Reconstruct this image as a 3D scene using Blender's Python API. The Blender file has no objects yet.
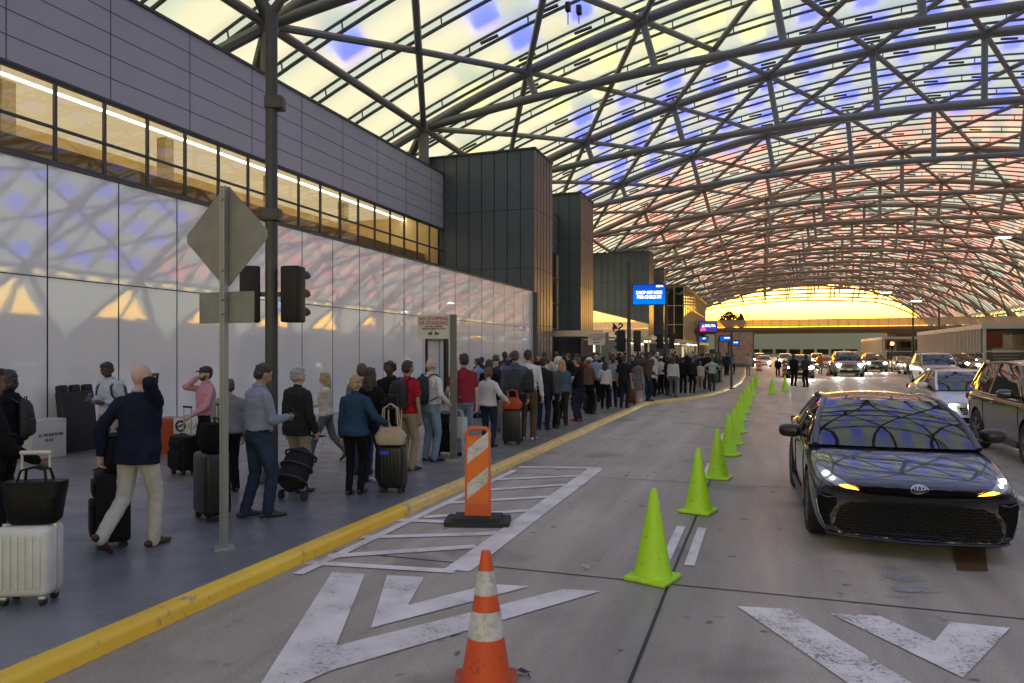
import bpy, bmesh, math, random
from mathutils import Vector, Matrix, noise
R = math.radians
rnd = random.Random(7)
S = bpy.context.scene
COL = S.collection
PI = math.pi

# ------------------------------------------------------------------ camera
CAMZ = 1.9
FPX, HX, HY = 720.0, 512.0, 352.0
YAW = R(19.15)
FW = Vector((-math.sin(YAW), math.cos(YAW), 0))
RT = Vector((math.cos(YAW), math.sin(YAW), 0))
cam_d = bpy.data.cameras.new('Camera')
cam = bpy.data.objects.new('Camera', cam_d)
COL.objects.link(cam)
cam.location = (0, 0, CAMZ)
cam.rotation_euler = (R(90), 0, YAW)
cam_d.sensor_width = 36
cam_d.lens = FPX / 1024 * 36
cam_d.shift_y = (HY - 341.5) / 1024
cam_d.clip_end = 4000
cam_d.clip_start = 0.1
S.camera = cam

def gpt(px, py, z=0.0):
    """where the line of sight through a pixel of the photograph meets height z (used to survey the plan)"""
    d = (CAMZ - z) * FPX / (py - HY)
    p = FW * d + RT * ((px - HX) / FPX * d)
    return Vector((p.x, p.y, z))
def atx(px, X):
    k = (px - HX) / FPX
    Y = X * (RT.x - k * FW.x) / (k * FW.y - RT.y)
    return Y
def dpt(px, d, z=0.0):
    p = FW * d + RT * ((px - HX) / FPX * d)
    return Vector((p.x, p.y, z))

# ------------------------------------------------------------------ mesh builder
class MB:
    def __init__(s):
        s.v = []; s.f = []; s.m = []; s.sm = []
    def add(s, vs, fs, m=0, smooth=False):
        b = len(s.v)
        s.v += [tuple(x) for x in vs]
        for f in fs:
            s.f.append([i + b for i in f]); s.m.append(m); s.sm.append(smooth)
        return s
    def box(s, x0, x1, y0, y1, z0, z1, m=0):
        vs = [(x0,y0,z0),(x1,y0,z0),(x1,y1,z0),(x0,y1,z0),(x0,y0,z1),(x1,y0,z1),(x1,y1,z1),(x0,y1,z1)]
        return s.add(vs, [(3,2,1,0),(4,5,6,7),(0,1,5,4),(1,2,6,5),(2,3,7,6),(3,0,4,7)], m)
    def cbox(s, c, size, m=0, rz=0, bevel=0, M=None):
        hx, hy, hz = size[0]/2, size[1]/2, size[2]/2
        if M is None: M = Matrix.Rotation(rz, 3, 'Z')
        c = Vector(c)
        if bevel <= 0:
            vs = [(-hx,-hy,-hz),(hx,-hy,-hz),(hx,hy,-hz),(-hx,hy,-hz),(-hx,-hy,hz),(hx,-hy,hz),(hx,hy,hz),(-hx,hy,hz)]
            fs = [(3,2,1,0),(4,5,6,7),(0,1,5,4),(1,2,6,5),(2,3,7,6),(3,0,4,7)]
            return s.add([M @ Vector(v) + c for v in vs], fs, m)
        bm = bmesh.new()
        bmesh.ops.create_cube(bm, size=1)
        for v in bm.verts: v.co = Vector((v.co.x*size[0], v.co.y*size[1], v.co.z*size[2]))
        bmesh.ops.bevel(bm, geom=bm.edges[:], offset=min(bevel, min(size)*.49), segments=3, profile=.5, affect='EDGES')
        bm.verts.index_update()
        s.add([M @ v.co + c for v in bm.verts], [[v.index for v in f.verts] for f in bm.faces], m, True)
        bm.free()
        return s
    def bar(s, p0, p1, w, h, m=0, up=(0,0,1)):
        p0 = Vector(p0); p1 = Vector(p1); d = p1 - p0
        if d.length < 1e-6: return s
        d.normalize(); up = Vector(up)
        x = d.cross(up)
        if x.length < 1e-4: x = d.cross(Vector((1,0,0)))
        x.normalize(); y = x.cross(d)
        vs = []
        for p in (p0, p1):
            for a, b in ((-1,-1),(1,-1),(1,1),(-1,1)):
                vs.append(p + x*(a*w/2) + y*(b*h/2))
        return s.add(vs, [(0,1,2,3),(7,6,5,4),(0,4,5,1),(1,5,6,2),(2,6,7,3),(3,7,4,0)], m)
    def tube(s, pts, r, n=8, m=0, cap=True, closed=False, sq=1.0):
        pts = [Vector(p) for p in pts]
        k = len(pts)
        rr = r if isinstance(r, (list, tuple)) else [r]*k
        rings = []; px = None
        for i, p in enumerate(pts):
            if closed: t = pts[(i+1) % k] - pts[i-1]
            else: t = (pts[min(i+1,k-1)] - pts[max(i-1,0)])
            if t.length < 1e-9: t = Vector((0,0,1))
            t.normalize()
            if px is None:
                a = Vector((0,0,1)) if abs(t.z) < .9 else Vector((1,0,0))
                x = t.cross(a).normalized()
            else:
                x = px - t * px.dot(t)
                x = x.normalized() if x.length > 1e-6 else t.orthogonal().normalized()
            y = t.cross(x); px = x
            rings.append([p + (x*math.cos(2*PI*j/n) + y*math.sin(2*PI*j/n)*sq)*rr[i] for j in range(n)])
        vs = [v for rg in rings for v in rg]; fs = []
        for i in range(k if closed else k-1):
            a = i*n; b = ((i+1) % k)*n
            for j in range(n):
                fs.append((a+j, a+(j+1)%n, b+(j+1)%n, b+j))
        if cap and not closed:
            fs.append(list(range(n))[::-1]); fs.append([(k-1)*n+j for j in range(n)])
        return s.add(vs, fs, m, True)
    def cap(s, p0, p1, r0, r1, n=10, m=0):
        """tapered capsule"""
        p0 = Vector(p0); p1 = Vector(p1); d = (p1-p0); L = d.length
        if L < 1e-6: return s.ell(p0, (r0,r0,r0), m=m)
        d /= L
        pts = []; rs = []
        for a in (80, 45, 0):
            pts.append(p0 - d*r0*math.sin(R(a))); rs.append(r0*math.cos(R(a)))
        for a in (0, 45, 80):
            pts.append(p1 + d*r1*math.sin(R(a))); rs.append(r1*math.cos(R(a)))
        return s.tube(pts, rs, n, m)
    def ell(s, c, r, m=0, n=12, k=8, M=None):
        c = Vector(c); vs = []; fs = []
        for i in range(k+1):
            th = PI*i/k
            for j in range(n):
                ph = 2*PI*j/n
                v = Vector((r[0]*math.sin(th)*math.cos(ph), r[1]*math.sin(th)*math.sin(ph), r[2]*math.cos(th)))
                if M is not None: v = M @ v
                vs.append(v + c)
        for i in range(k):
            for j in range(n):
                fs.append((i*n+j, (i+1)*n+j, (i+1)*n+(j+1)%n, i*n+(j+1)%n))
        return s.add(vs, fs, m, True)
    def loft(s, rings, m=0, cap=True, closed=True, smooth=True):
        n = len(rings[0]); vs = [v for r in rings for v in r]; fs = []
        for i in range(len(rings)-1):
            for j in range(n if closed else n-1):
                fs.append((i*n+j, i*n+(j+1)%n, (i+1)*n+(j+1)%n, (i+1)*n+j))
        if cap and closed:
            fs.append(list(range(n))[::-1]); fs.append([(len(rings)-1)*n+j for j in range(n)])
        return s.add(vs, fs, m, smooth)
    def erings(s, rings, n=16, m=0):
        """stack of ellipses (cx,cy,z,rx,ry)"""
        return s.loft([[(cx+rx*math.cos(2*PI*j/n), cy+ry*math.sin(2*PI*j/n), z) for j in range(n)] for cx,cy,z,rx,ry in rings], m)
    def prism(s, poly, d0, d1, axis='z', m=0):
        """extrude a 2D outline along an axis"""
        def mk(p, d):
            if axis == 'z': return (p[0], p[1], d)
            if axis == 'y': return (p[0], d, p[1])
            return (d, p[0], p[1])
        n = len(poly)
        vs = [mk(p, d0) for p in poly] + [mk(p, d1) for p in poly]
        fs = [list(range(n))[::-1], [n+i for i in range(n)]] + [(i, (i+1)%n, n+(i+1)%n, n+i) for i in range(n)]
        return s.add(vs, fs, m)
    def quad(s, a, b, c, d, m=0): return s.add([a,b,c,d], [(0,1,2,3)], m)
    def build(s, name, mats, parent=None, smooth=None, angle=40, bevel=0):
        me = bpy.data.meshes.new(name)
        me.from_pydata(s.v, [], s.f)
        if not isinstance(mats, (list, tuple)): mats = [mats]
        for m in mats: me.materials.append(m)
        me.polygons.foreach_set('material_index', s.m)
        sm = s.sm if smooth is None else [smooth]*len(s.f)
        me.polygons.foreach_set('use_smooth', sm)
        bm = bmesh.new(); bm.from_mesh(me)
        bmesh.ops.recalc_face_normals(bm, faces=bm.faces[:])
        bm.to_mesh(me); bm.free()
        if any(sm): me.set_sharp_from_angle(angle=R(angle))
        me.update()
        return link(name, me, parent)

def link(name, me, parent=None):
    o = bpy.data.objects.new(name, me)
    COL.objects.link(o)
    if parent is not None: o.parent = parent
    return o
def tag(o, label=None, cat=None, group=None, kind=None):
    if label: o['label'] = label
    if cat: o['category'] = cat
    if group: o['group'] = group
    if kind: o['kind'] = kind
    return o
def thing(name, label, cat, loc=(0,0,0), rz=0, group=None):
    o = bpy.data.objects.new(name, None); COL.objects.link(o)
    o.empty_display_size = .1
    o.location = loc; o.rotation_euler = (0,0,rz)
    return tag(o, label, cat, group)
KIDS = {}
def kids(o):
    return [c for c in o.children]
def copy_tree(o, parent=None):
    c = o.copy(); COL.objects.link(c)
    if parent is not None:
        c.parent = parent; c.matrix_parent_inverse = o.matrix_parent_inverse
    for ch in kids(o): copy_tree(ch, c)
    return c
def struct(o):
    o['kind'] = 'structure'; return o
def subsurf(mb, levels=2, crease=None):
    me = bpy.data.meshes.new('tmp'); me.from_pydata(mb.v, [], mb.f)
    me.polygons.foreach_set('material_index', mb.m)
    return me
def evaluated(me, mods):
    """mesh after a list of (type, settings) modifiers"""
    o = bpy.data.objects.new('tmp', me); COL.objects.link(o)
    for t, st in mods:
        md = o.modifiers.new('m', t)
        for k, v in st.items(): setattr(md, k, v)
    dg = bpy.context.evaluated_depsgraph_get()
    out = bpy.data.meshes.new_from_object(o.evaluated_get(dg), depsgraph=dg)
    bpy.data.objects.remove(o); bpy.data.meshes.remove(me)
    return out
def text_mesh(body, size, align='CENTER', extrude=.002, sx=1.0, bold=0.0):
    cu = bpy.data.curves.new('txt', 'FONT'); cu.body = body; cu.size = size
    cu.align_x = align; cu.align_y = 'CENTER'; cu.extrude = extrude; cu.offset = bold
    cu.resolution_u = 3
    o = bpy.data.objects.new('txt', cu); COL.objects.link(o)
    dg = bpy.context.evaluated_depsgraph_get()
    me = bpy.data.meshes.new_from_object(o.evaluated_get(dg), depsgraph=dg)
    bpy.data.objects.remove(o); bpy.data.curves.remove(cu)
    if sx != 1.0:
        for v in me.vertices: v.co.x *= sx
    return me
def text_part(name, body, size, mat, parent, loc, rot=(R(90),0,0), **k):
    me = text_mesh(body, size, **k); me.materials.clear(); me.materials.append(mat)
    me.name = name
    o = link(name, me, parent); o.location = loc; o.rotation_euler = rot
    return o

# ------------------------------------------------------------------ materials
def newmat(name):
    m = bpy.data.materials.new(name); m.use_nodes = True
    nt = m.node_tree; nt.nodes.clear()
    out = nt.nodes.new('ShaderNodeOutputMaterial')
    return m, nt, out
def bsdf(nt, out, **k):
    b = nt.nodes.new('ShaderNodeBsdfPrincipled')
    for n, v in k.items():
        i = b.inputs[n.replace('_',' ')]
        i.default_value = (*v, 1) if isinstance(v, tuple) and len(v) == 3 else v
    nt.links.new(b.outputs[0], out.inputs['Surface'])
    return b
def tex_noise(nt, scale, detail=4, rough=.55, coord='Object', vec=None, dim=None):
    n = nt.nodes.new('ShaderNodeTexNoise'); n.inputs['Scale'].default_value = scale
    n.inputs['Detail'].default_value = detail; n.inputs['Roughness'].default_value = rough
    if vec is None:
        tc = nt.nodes.new('ShaderNodeTexCoord')
        vec = tc.outputs[coord]
    nt.links.new(vec, n.inputs['Vector'])
    return n.outputs['Fac']
def ramp(nt, fac, stops):
    r = nt.nodes.new('ShaderNodeValToRGB')
    e = r.color_ramp.elements
    while len(e) < len(stops): e.new(.5)
    for i, (p, c) in enumerate(stops):
        e[i].position = p
        e[i].color = (*c, 1) if isinstance(c, (tuple, list)) else (c, c, c, 1)
    nt.links.new(fac, r.inputs['Fac'])
    return r.outputs['Color']
def mixc(nt, fac, a, b, mode='MIX'):
    n = nt.nodes.new('ShaderNodeMix'); n.data_type = 'RGBA'; n.blend_type = mode
    for sock, val in ((n.inputs['Factor'], fac), (n.inputs['A'], a), (n.inputs['B'], b)):
        pass
    ia = [i for i in n.inputs if i.type == 'RGBA']
    if isinstance(fac, (int, float)): n.inputs[0].default_value = fac
    else: nt.links.new(fac, n.inputs[0])
    for s_, v in ((ia[0], a), (ia[1], b)):
        if isinstance(v, tuple): s_.default_value = (*v, 1) if len(v) == 3 else v
        else: nt.links.new(v, s_)
    return [o for o in n.outputs if o.type == 'RGBA'][0]
def math_n(nt, op, a, b=0.0, clamp=False):
    n = nt.nodes.new('ShaderNodeMath'); n.operation = op; n.use_clamp = clamp
    for i, v in enumerate((a, b)):
        if isinstance(v, (int, float)): n.inputs[i].default_value = v
        else: nt.links.new(v, n.inputs[i])
    return n.outputs[0]
def bump(nt, b, h, strength=.3, dist=.01):
    n = nt.nodes.new('ShaderNodeBump'); n.inputs['Strength'].default_value = strength
    n.inputs['Distance'].default_value = dist
    nt.links.new(h, n.inputs['Height']); nt.links.new(n.outputs[0], b.inputs['Normal'])
MATS = {}
def mat(name, col, rough=.6, metal=0.0, var=.12, scale=6, bumpk=0, spec=.5, coat=0, rvar=.0, coord='Object', sheen=0, bscale=None):
    """plain surface with a mottled colour"""
    if name in MATS: return MATS[name]
    m, nt, out = newmat(name)
    b = bsdf(nt, out, Roughness=rough, Metallic=metal)
    b.inputs['Specular IOR Level'].default_value = spec
    b.inputs['Coat Weight'].default_value = coat
    b.inputs['Coat Roughness'].default_value = .03
    if sheen: b.inputs['Sheen Weight'].default_value = sheen
    n = tex_noise(nt, scale, 5, .6, coord)
    lo = tuple(max(0, c*(1-var)) for c in col); hi = tuple(min(1, c*(1+var)) for c in col)
    nt.links.new(ramp(nt, n, [(.3, lo), (.7, hi)]), b.inputs['Base Color'])
    if rvar:
        nt.links.new(ramp(nt, tex_noise(nt, scale*1.7, 4, .6, coord), [(.3, max(0,rough-rvar)), (.7, min(1,rough+rvar))]), b.inputs['Roughness'])
    if bumpk: bump(nt, b, tex_noise(nt, bscale or scale*8, 3, .6, coord), bumpk, .01)
    MATS[name] = m
    return m
def emat(name, col, strength):
    if name in MATS: return MATS[name]
    m, nt, out = newmat(name)
    e = nt.nodes.new('ShaderNodeEmission'); e.inputs[0].default_value = (*col, 1); e.inputs[1].default_value = strength
    nt.links.new(e.outputs[0], out.inputs['Surface'])
    MATS[name] = m
    return m
def cloth(col, kind='plain'):
    key = 'cloth_%s_%02x%02x%02x' % (kind, int(col[0]*255), int(col[1]*255), int(col[2]*255))
    if key in MATS: return MATS[key]
    m, nt, out = newmat(key)
    b = bsdf(nt, out, Roughness=.85 if kind != 'leather' else .4)
    b.inputs['Specular IOR Level'].default_value = .12
    n = tex_noise(nt, 16, 6, .7)
    c = ramp(nt, n, [(.3, tuple(x*.88 for x in col)), (.7, tuple(min(1, x*1.08) for x in col))])
    if kind == 'denim':
        n2 = tex_noise(nt, 3.5, 3, .5)
        c = mixc(nt, ramp(nt, n2, [(.5, 0.0), (.75, .45)]), c, tuple(min(1, x*2+.03) for x in col))
    nt.links.new(c, b.inputs['Base Color'])
    bump(nt, b, tex_noise(nt, 18, 4, .6), .35, .02)
    MATS[key] = m
    return m
M_JOINT = mat('joint_sealant', (.018,.017,.017), .6)
M_STEEL = mat('canopy_steel_paint', (.19,.187,.184), .5, var=.08, scale=2)
M_STEEL_D = mat('fixture_dark', (.03,.03,.034), .5)
M_ALU = mat('aluminium', (.42,.42,.43), .38, .8)
M_DARKMET = mat('dark_painted_metal', (.055,.06,.062), .45, var=.2, scale=5)
M_POLE = mat('dark_bronze_pole', (.045,.046,.044), .5, var=.2, scale=4)
M_GALV = mat('galvanised_steel', (.34,.35,.33), .45, .6, var=.2, scale=20)
M_BLACK = mat('black_plastic', (.010,.010,.011), .5, spec=.3)
M_RUB = mat('black_rubber', (.02,.02,.02), .75, bumpk=.2)
M_CONC = mat('plain_concrete', (.24,.235,.225), .8, var=.18, scale=3, bumpk=.2)
# ------------------------------------------------------------------ people
def remesh(mb, vox, smooth=4, sub=False):
    me = bpy.data.meshes.new('tmp'); me.from_pydata(mb.v, [], mb.f)
    bm = bmesh.new(); bm.from_mesh(me); bmesh.ops.recalc_face_normals(bm, faces=bm.faces[:]); bm.to_mesh(me); bm.free()
    return evaluated(me, [('REMESH', dict(mode='VOXEL', voxel_size=vox)), ('SMOOTH', dict(factor=.55, iterations=smooth))])
def rumple(me, amp, freq, seed):
    o = Vector((seed*3.1, seed*1.7, seed*.9))
    ns = [v.normal.copy() for v in me.vertices]
    for v, n in zip(me.vertices, ns):
        p = v.co
        a = noise.noise(Vector((p.x*freq, p.y*freq, p.z*freq*1.9)) + o)
        b = noise.noise(Vector((p.x*freq*2.3, p.y*freq*2.3, p.z*freq*3.2)) - o)
        v.co = p + n*(a*amp + b*amp*.5)
def finish(me, name, mats, parent, extra=None):
    me.name = name
    me.materials.clear()
    for m in (mats if isinstance(mats, (list, tuple)) else [mats]): me.materials.append(m)
    if extra is not None and extra.f:
        bm = bmesh.new(); bm.from_mesh(me)
        for f in bm.faces: f.material_index = 0
        vs = [bm.verts.new(v) for v in extra.v]
        for f, m in zip(extra.f, extra.m):
            try: bm.faces.new([vs[i] for i in f]).material_index = m
            except ValueError: pass
        bmesh.ops.recalc_face_normals(bm, faces=bm.faces[:])
        bm.to_mesh(me); bm.free()
    me.polygons.foreach_set('use_smooth', [True]*len(me.polygons))
    return link(name, me, parent)
def ik(a, t, l1, l2, pole):
    d = t - a; L = d.length
    mx = (l1+l2)*.997
    if L > mx: t = a + d*(mx/L); d = t-a; L = mx
    u = d/L
    x = (l1*l1 - l2*l2 + L*L)/(2*L); h = math.sqrt(max(0, l1*l1-x*x))
    p = pole - u*pole.dot(u)
    p = p.normalized() if p.length > 1e-6 else u.orthogonal().normalized()
    return a + u*x + p*h, t
SKIN = {'pale': (.52,.33,.26), 'fair': (.46,.28,.21), 'tan': (.33,.19,.13), 'brown': (.16,.085,.055), 'dark': (.075,.042,.03)}
HAIR = {'black': (.012,.010,.010), 'dark': (.03,.02,.015), 'brown': (.07,.042,.025), 'blonde': (.33,.22,.11), 'grey': (.28,.27,.26), 'white': (.5,.5,.49), 'auburn': (.13,.05,.025)}
M_EYE = mat('eye_dark', (.015,.012,.012), .2)
M_LIP = mat('lip', (.22,.08,.07), .5)
def skinmat(k): return mat('skin_'+k, SKIN[k], .5, var=.07, scale=9, spec=.35)
def hairmat(k): return mat('hair_'+k, HAIR[k], .55, var=.3, scale=22, bumpk=.5, bscale=60)
def person(label, loc, rz, H=1.75, fem=False, skin='fair', hair='brown', style='short', top=(.1,.1,.12), topk='plain', sleeve='long', hem=.90,
           legs=(.05,.06,.1), legk='plain', legtype='trousers', shoes=(.02,.02,.02), pose=None, vox=.014, group=None, seed=1, build=1.0, open_collar=None,
           cat='person', extras=None, cap=None, beard=False, hood=None, hands=True, belt=False):
    P = dict(lean=2, twist=0, yaw=0, pitch=0, hl=None, hr=None, fl=None, fr=None, el=None, er=None)
    P.update(pose or {})
    t = thing('person', label, cat, loc, rz, group)
    k = H/1.75
    S_ = lambda p: Vector(p)*k
    sw = (.165 if fem else .187)*(.9+.1*build); hw = .095 if fem else .088
    pel = Vector((0,0,.94))
    Ml = Matrix.Rotation(R(-P['lean']), 3, 'X') @ Matrix.Rotation(R(P['twist']), 3, 'Z')
    Uf = lambda p: Ml @ (Vector(p)-pel) + pel
    Mh = Ml @ Matrix.Rotation(R(P['yaw']), 3, 'Z') @ Matrix.Rotation(R(-P['pitch']), 3, 'X')
    nk = Uf((0,-.005,1.50))
    Hf = lambda p: Mh @ (Vector(p)-Vector((0,-.005,1.50))) + nk
    arms = {}; legsd = {}
    for s, hk, ek in ((1,'hr','er'),(-1,'hl','el')):
        sh = Uf((s*sw,-.012,1.375))
        tg = P[hk]; tg = Uf((s*(sw+.055), .035, .82)) if tg is None else Vector(tg)
        pole = Vector(P[ek]) if P[ek] is not None else (Vector((s*.45,-1,-.25)) if tg.z < 1.3 else Vector((s*.9,.25,-.8)))
        el, wr = ik(sh, tg, .285, .255, pole)
        arms[s] = (sh, el, wr)
    for s, fk in ((1,'fr'),(-1,'fl')):
        f = P[fk] or (s*.10, 0, 0, 8*s, 0)
        hip = Vector((s*hw,0,.90)); an = Vector((f[0],f[1],.085+f[2]))
        kn, an = ik(hip, an, .425, .41, Vector((s*.12,1,0)))
        yw = R(-f[3]); pt = R(f[4])
        fd = Vector((math.sin(-yw)*math.cos(pt), math.cos(yw)*math.cos(pt), -math.sin(pt)))
        legsd[s] = (hip, kn, an, fd)
    tor = [(.84,.150,.105,-.005),(.92,.163,.112,-.004),(1.0,.155,.104,0),(1.10,.150,.104,.004),(1.22,.165,.114,.008),(1.32,.174,.116,.0),(1.385,.150,.100,-.010),(1.44,.095,.074,-.014),(1.49,.06,.055,-.01)]
    if fem: tor = [(.84,.158,.112,-.008),(.92,.168,.118,-.008),(1.0,.148,.10,0),(1.10,.130,.092,.004),(1.22,.145,.112,.018),(1.32,.155,.108,.008),(1.39,.146,.09,-.008),(1.445,.10,.066,-.012),(1.49,.052,.05,-.01)]
    b = .82+.18*build
    def torso(mb, z0, z1, infl, flare=0, n=20):
        rings = []
        zs = sorted({z0, z1} | {r[0] for r in tor if z0 < r[0] < z1})
        for z in zs:
            for a, c in zip(tor, tor[1:]):
                if a[0] <= z <= c[0]:
                    u = (z-a[0])/(c[0]-a[0]); rr = [a[i]+(c[i]-a[i])*u for i in range(4)]; break
            else: rr = list(tor[0]) if z < tor[0][0] else list(tor[-1])
            fl = flare*max(0,(1.05-z))
            bell = .03*(build-1)*math.exp(-((z-1.05)/.14)**2)*6
            rx, ry = rr[1]*b+infl+fl, rr[2]*b*(.9+.1*build)+infl+fl+max(0,bell)
            pts = [S_(Uf((rx*math.copysign(abs(math.cos(q))**.85,math.cos(q)), rr[3]+max(0,bell)*.5+ry*math.copysign(abs(math.sin(q))**.85,math.sin(q)), z))) for q in [2*PI*j/n for j in range(n)]]
            rings.append(pts)
        mb.loft(rings)
    # --- body, one continuous skin
    B = MB()
    torso(B, .84, 1.49, -.014)
    B.cap(S_(Uf((0,-.012,1.40))), S_(Hf((0,.0,1.57))), .060*k*(1 if not fem else .85), .052*k*(1 if not fem else .86))
    B.ell(S_(Hf((0,.0,1.632))), (.076*k,.096*k,.108*k), n=18, k=12, M=Mh)
    B.ell(S_(Hf((0,.030,1.575))), (.056*k,.064*k,.066*k), n=14, k=10, M=Mh)
    B.ell(S_(Hf((0,.066,1.545))), (.026*k,.026*k,.024*k), M=Mh)
    B.cap(S_(Hf((0,.092,1.625))), S_(Hf((0,.104,1.592))), .009*k, .014*k)
    for s in (1,-1):
        B.ell(S_(Hf((s*.077,-.005,1.607))), (.013*k,.024*k,.034*k), M=Mh)
        B.ell(S_(Hf((s*.035,.072,1.59))), (.025*k,.022*k,.026*k), M=Mh)
        sh, el, wr = arms[s]
        B.cap(S_(Uf((s*.07,-.01,1.40))), S_(sh), .052*k, .048*k)
        B.cap(S_(sh), S_(el), .048*k*(b if not fem else .82), .036*k)
        B.cap(S_(el), S_(wr), .037*k, .025*k)
        hd = (wr-el).normalized(); hc = wr+hd*.05
        B.cap(S_(wr), S_(wr+hd*.085), .026*k, .031*k)
        hip, kn, an, fd = legsd[s]
        B.cap(S_(hip), S_(kn), .080*k*b, .050*k); B.cap(S_(kn), S_(an), .051*k, .034*k)
        B.cap(S_(kn+(an-kn)*.12-fd*.012), S_(kn+(an-kn)*.55-fd*.008), .048*k, .036*k)
        B.cap(S_(an-fd*.02), S_(an+fd*.11+Vector((0,0,-.05))), .030*k, .020*k)
    me = remesh(B, vox, 3)
    X = MB()
    for s in (1,-1):
        X.ell(S_(Hf((s*.030,.0865,1.632))), (.012*k,.010*k,.007*k), 1, M=Mh, n=8, k=6)
        X.bar(S_(Hf((s*.014,.098,1.653))), S_(Hf((s*.047,.086,1.655))), .010*k, .007*k, 3)
        sh, el, wr = arms[s]; hd = (wr-el).normalized()
        if hands:
            side = hd.cross(Vector((0,0,1)));
            side = side.normalized() if side.length > .2 else Vector((s,0,0))
            nrm = side.cross(hd).normalized()
            inw = Vector((-s,0,0)) - hd*hd.dot(Vector((-s,0,0))); inw = inw.normalized() if inw.length > .1 else nrm
            fwd = inw.cross(hd); fwd = fwd if fwd.y > 0 else -fwd
            for i in range(4):
                o = (i-1.5)*.019; L = (.070,.080,.076,.060)[i]
                p0 = wr+hd*.075+fwd*(-o); p1 = p0+hd*L*.45+inw*.006; p2 = p1+hd*L*.22+inw*.022; p3 = p2+hd*L*.02+inw*.026
                X.tube([S_(p0),S_(p1),S_(p2),S_(p3)], [.0095*k,.0092*k,.0085*k,.007*k], 6, 0)
            p0 = wr+hd*.035+fwd*.024; X.tube([S_(p0),S_(p0+fwd*.022+hd*.022),S_(p0+fwd*.028+hd*.052+inw*.012)], [.012*k,.011*k,.008*k], 6, 0)
    X.ell(S_(Hf((0,.0895,1.563))), (.023*k,.008*k,.006*k), 2, M=Mh, n=8, k=6)
    finish(me, 'body', [skinmat(skin), M_EYE, M_LIP, hairmat(hair)], t, X)
    # --- top
    if top is not None:
        T = MB(); inf = {'jacket': .030, 'hoodie': .028, 'blazer': .026, 'tee': .013, 'plain': .014, 'knit': .026}.get(topk, .014)
        torso(T, hem, 1.463, inf, flare=.10 if topk in ('blazer','jacket') else .04)
        T.cap(S_(Uf((0,-.014,1.43))), S_(Uf((0,-.008,1.485))), .068*k, .058*k)
        for s in (1,-1):
            sh, el, wr = arms[s]
            T.cap(S_(Uf((s*.05,-.012,1.41))), S_(sh), .058*k+inf*.4, .050*k+inf*.4)
            r1, r2, r3 = .052+inf*.55, .045+inf*.6, .034+inf*.55
            if sleeve == 'long': T.cap(S_(sh), S_(el), r1*k, r2*k); T.cap(S_(el), S_(el.lerp(wr,.95)), r2*k, r3*k)
            elif sleeve == 'rolled': T.cap(S_(sh), S_(el), r1*k, r2*k); T.cap(S_(el), S_(el.lerp(wr,.25)), r2*k, (r2+.002)*k)
            elif sleeve == 'short': T.cap(S_(sh), S_(sh.lerp(el,.62)), (r1+.002)*k, (r1)*k)
        if topk in ('hoodie',) or hood:
            T.ell(S_(Uf((0,-.085,1.455))), (.095*k,.055*k,.06*k))
        me = remesh(T, vox*.9, 3); rumple(me, .009, 8, seed)
        nm = {'jacket':'jacket','blazer':'blazer','hoodie':'hooded_top','knit':'sweater','tee':'shirt'}.get(topk,'shirt')
        finish(me, nm, cloth(top), t)
    # --- legs
    if legtype in ('trousers','shorts','leggings'):
        T = MB(); lf = .010 if legtype == 'leggings' else .020
        torso(T, .845, min(1.02, 1.02), .006)
        T.ell(S_((0,-.01,.86)), (.135*k*b,.10*k*b,.08*k))
        for s in (1,-1):
            hip, kn, an, fd = legsd[s]
            T.cap(S_(hip), S_(kn), (.088*b+lf*.5)*k, (.055+lf*.85)*k)
            if legtype == 'shorts': pass
            else: T.cap(S_(kn), S_(an-(kn-an)*.07), (.055+lf*.85)*k, (.044+lf*.9)*k)
        me = remesh(T, vox*.9, 2); rumple(me, .007, 8, seed+5)
        finish(me, legtype, cloth(legs, 'denim' if legk == 'denim' else 'plain'), t)
    elif legtype in ('skirt','dress'):
        T = MB(); z0 = .50
        T.loft([[S_((rx*math.cos(2*PI*j/20), ry*math.sin(2*PI*j/20), z)) for j in range(20)] for z, rx, ry in ((z0,.20,.155),(.7,.195,.15),(.88,.182,.135),(1.02,.15,.112))])
        me = remesh(T, vox, 3); rumple(me, .010, 8, seed+5)
        finish(me, 'skirt', cloth(legs), t)
    # --- shoes
    for s in (1,-1):
        hip, kn, an, fd = legsd[s]
        T = MB(); lift = max(0, an.z-.085); dn = Vector((0,0,-1))
        side = fd.cross(Vector((0,0,1))).normalized(); up = side.cross(fd)
        c = an - up*.048
        for u, rx, rz_ in ((-.055,.033,.034),(.0,.036,.036),(.06,.044,.032),(.12,.046,.028),(.165,.038,.022)):
            T.ell(S_(c+fd*u-up*(.036-rz_)), (rx*k,.055*k,rz_*k), n=12, k=8, M=Matrix((side, fd, up)).transposed())
        T.cap(S_(an+up*.02), S_(c), .045*k, .040*k); T.cap(S_(an+up*.0), S_(c+fd*.085+up*.008), .042*k, .030*k)
        me = remesh(T, vox*.8, 2)
        if lift < .01:
            for v in me.vertices: v.co.z = max(v.co.z, .004)
        finish(me, 'shoe', mat('shoe_%02x%02x%02x' % tuple(int(c_*255) for c_ in shoes), shoes, .5), t)
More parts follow.
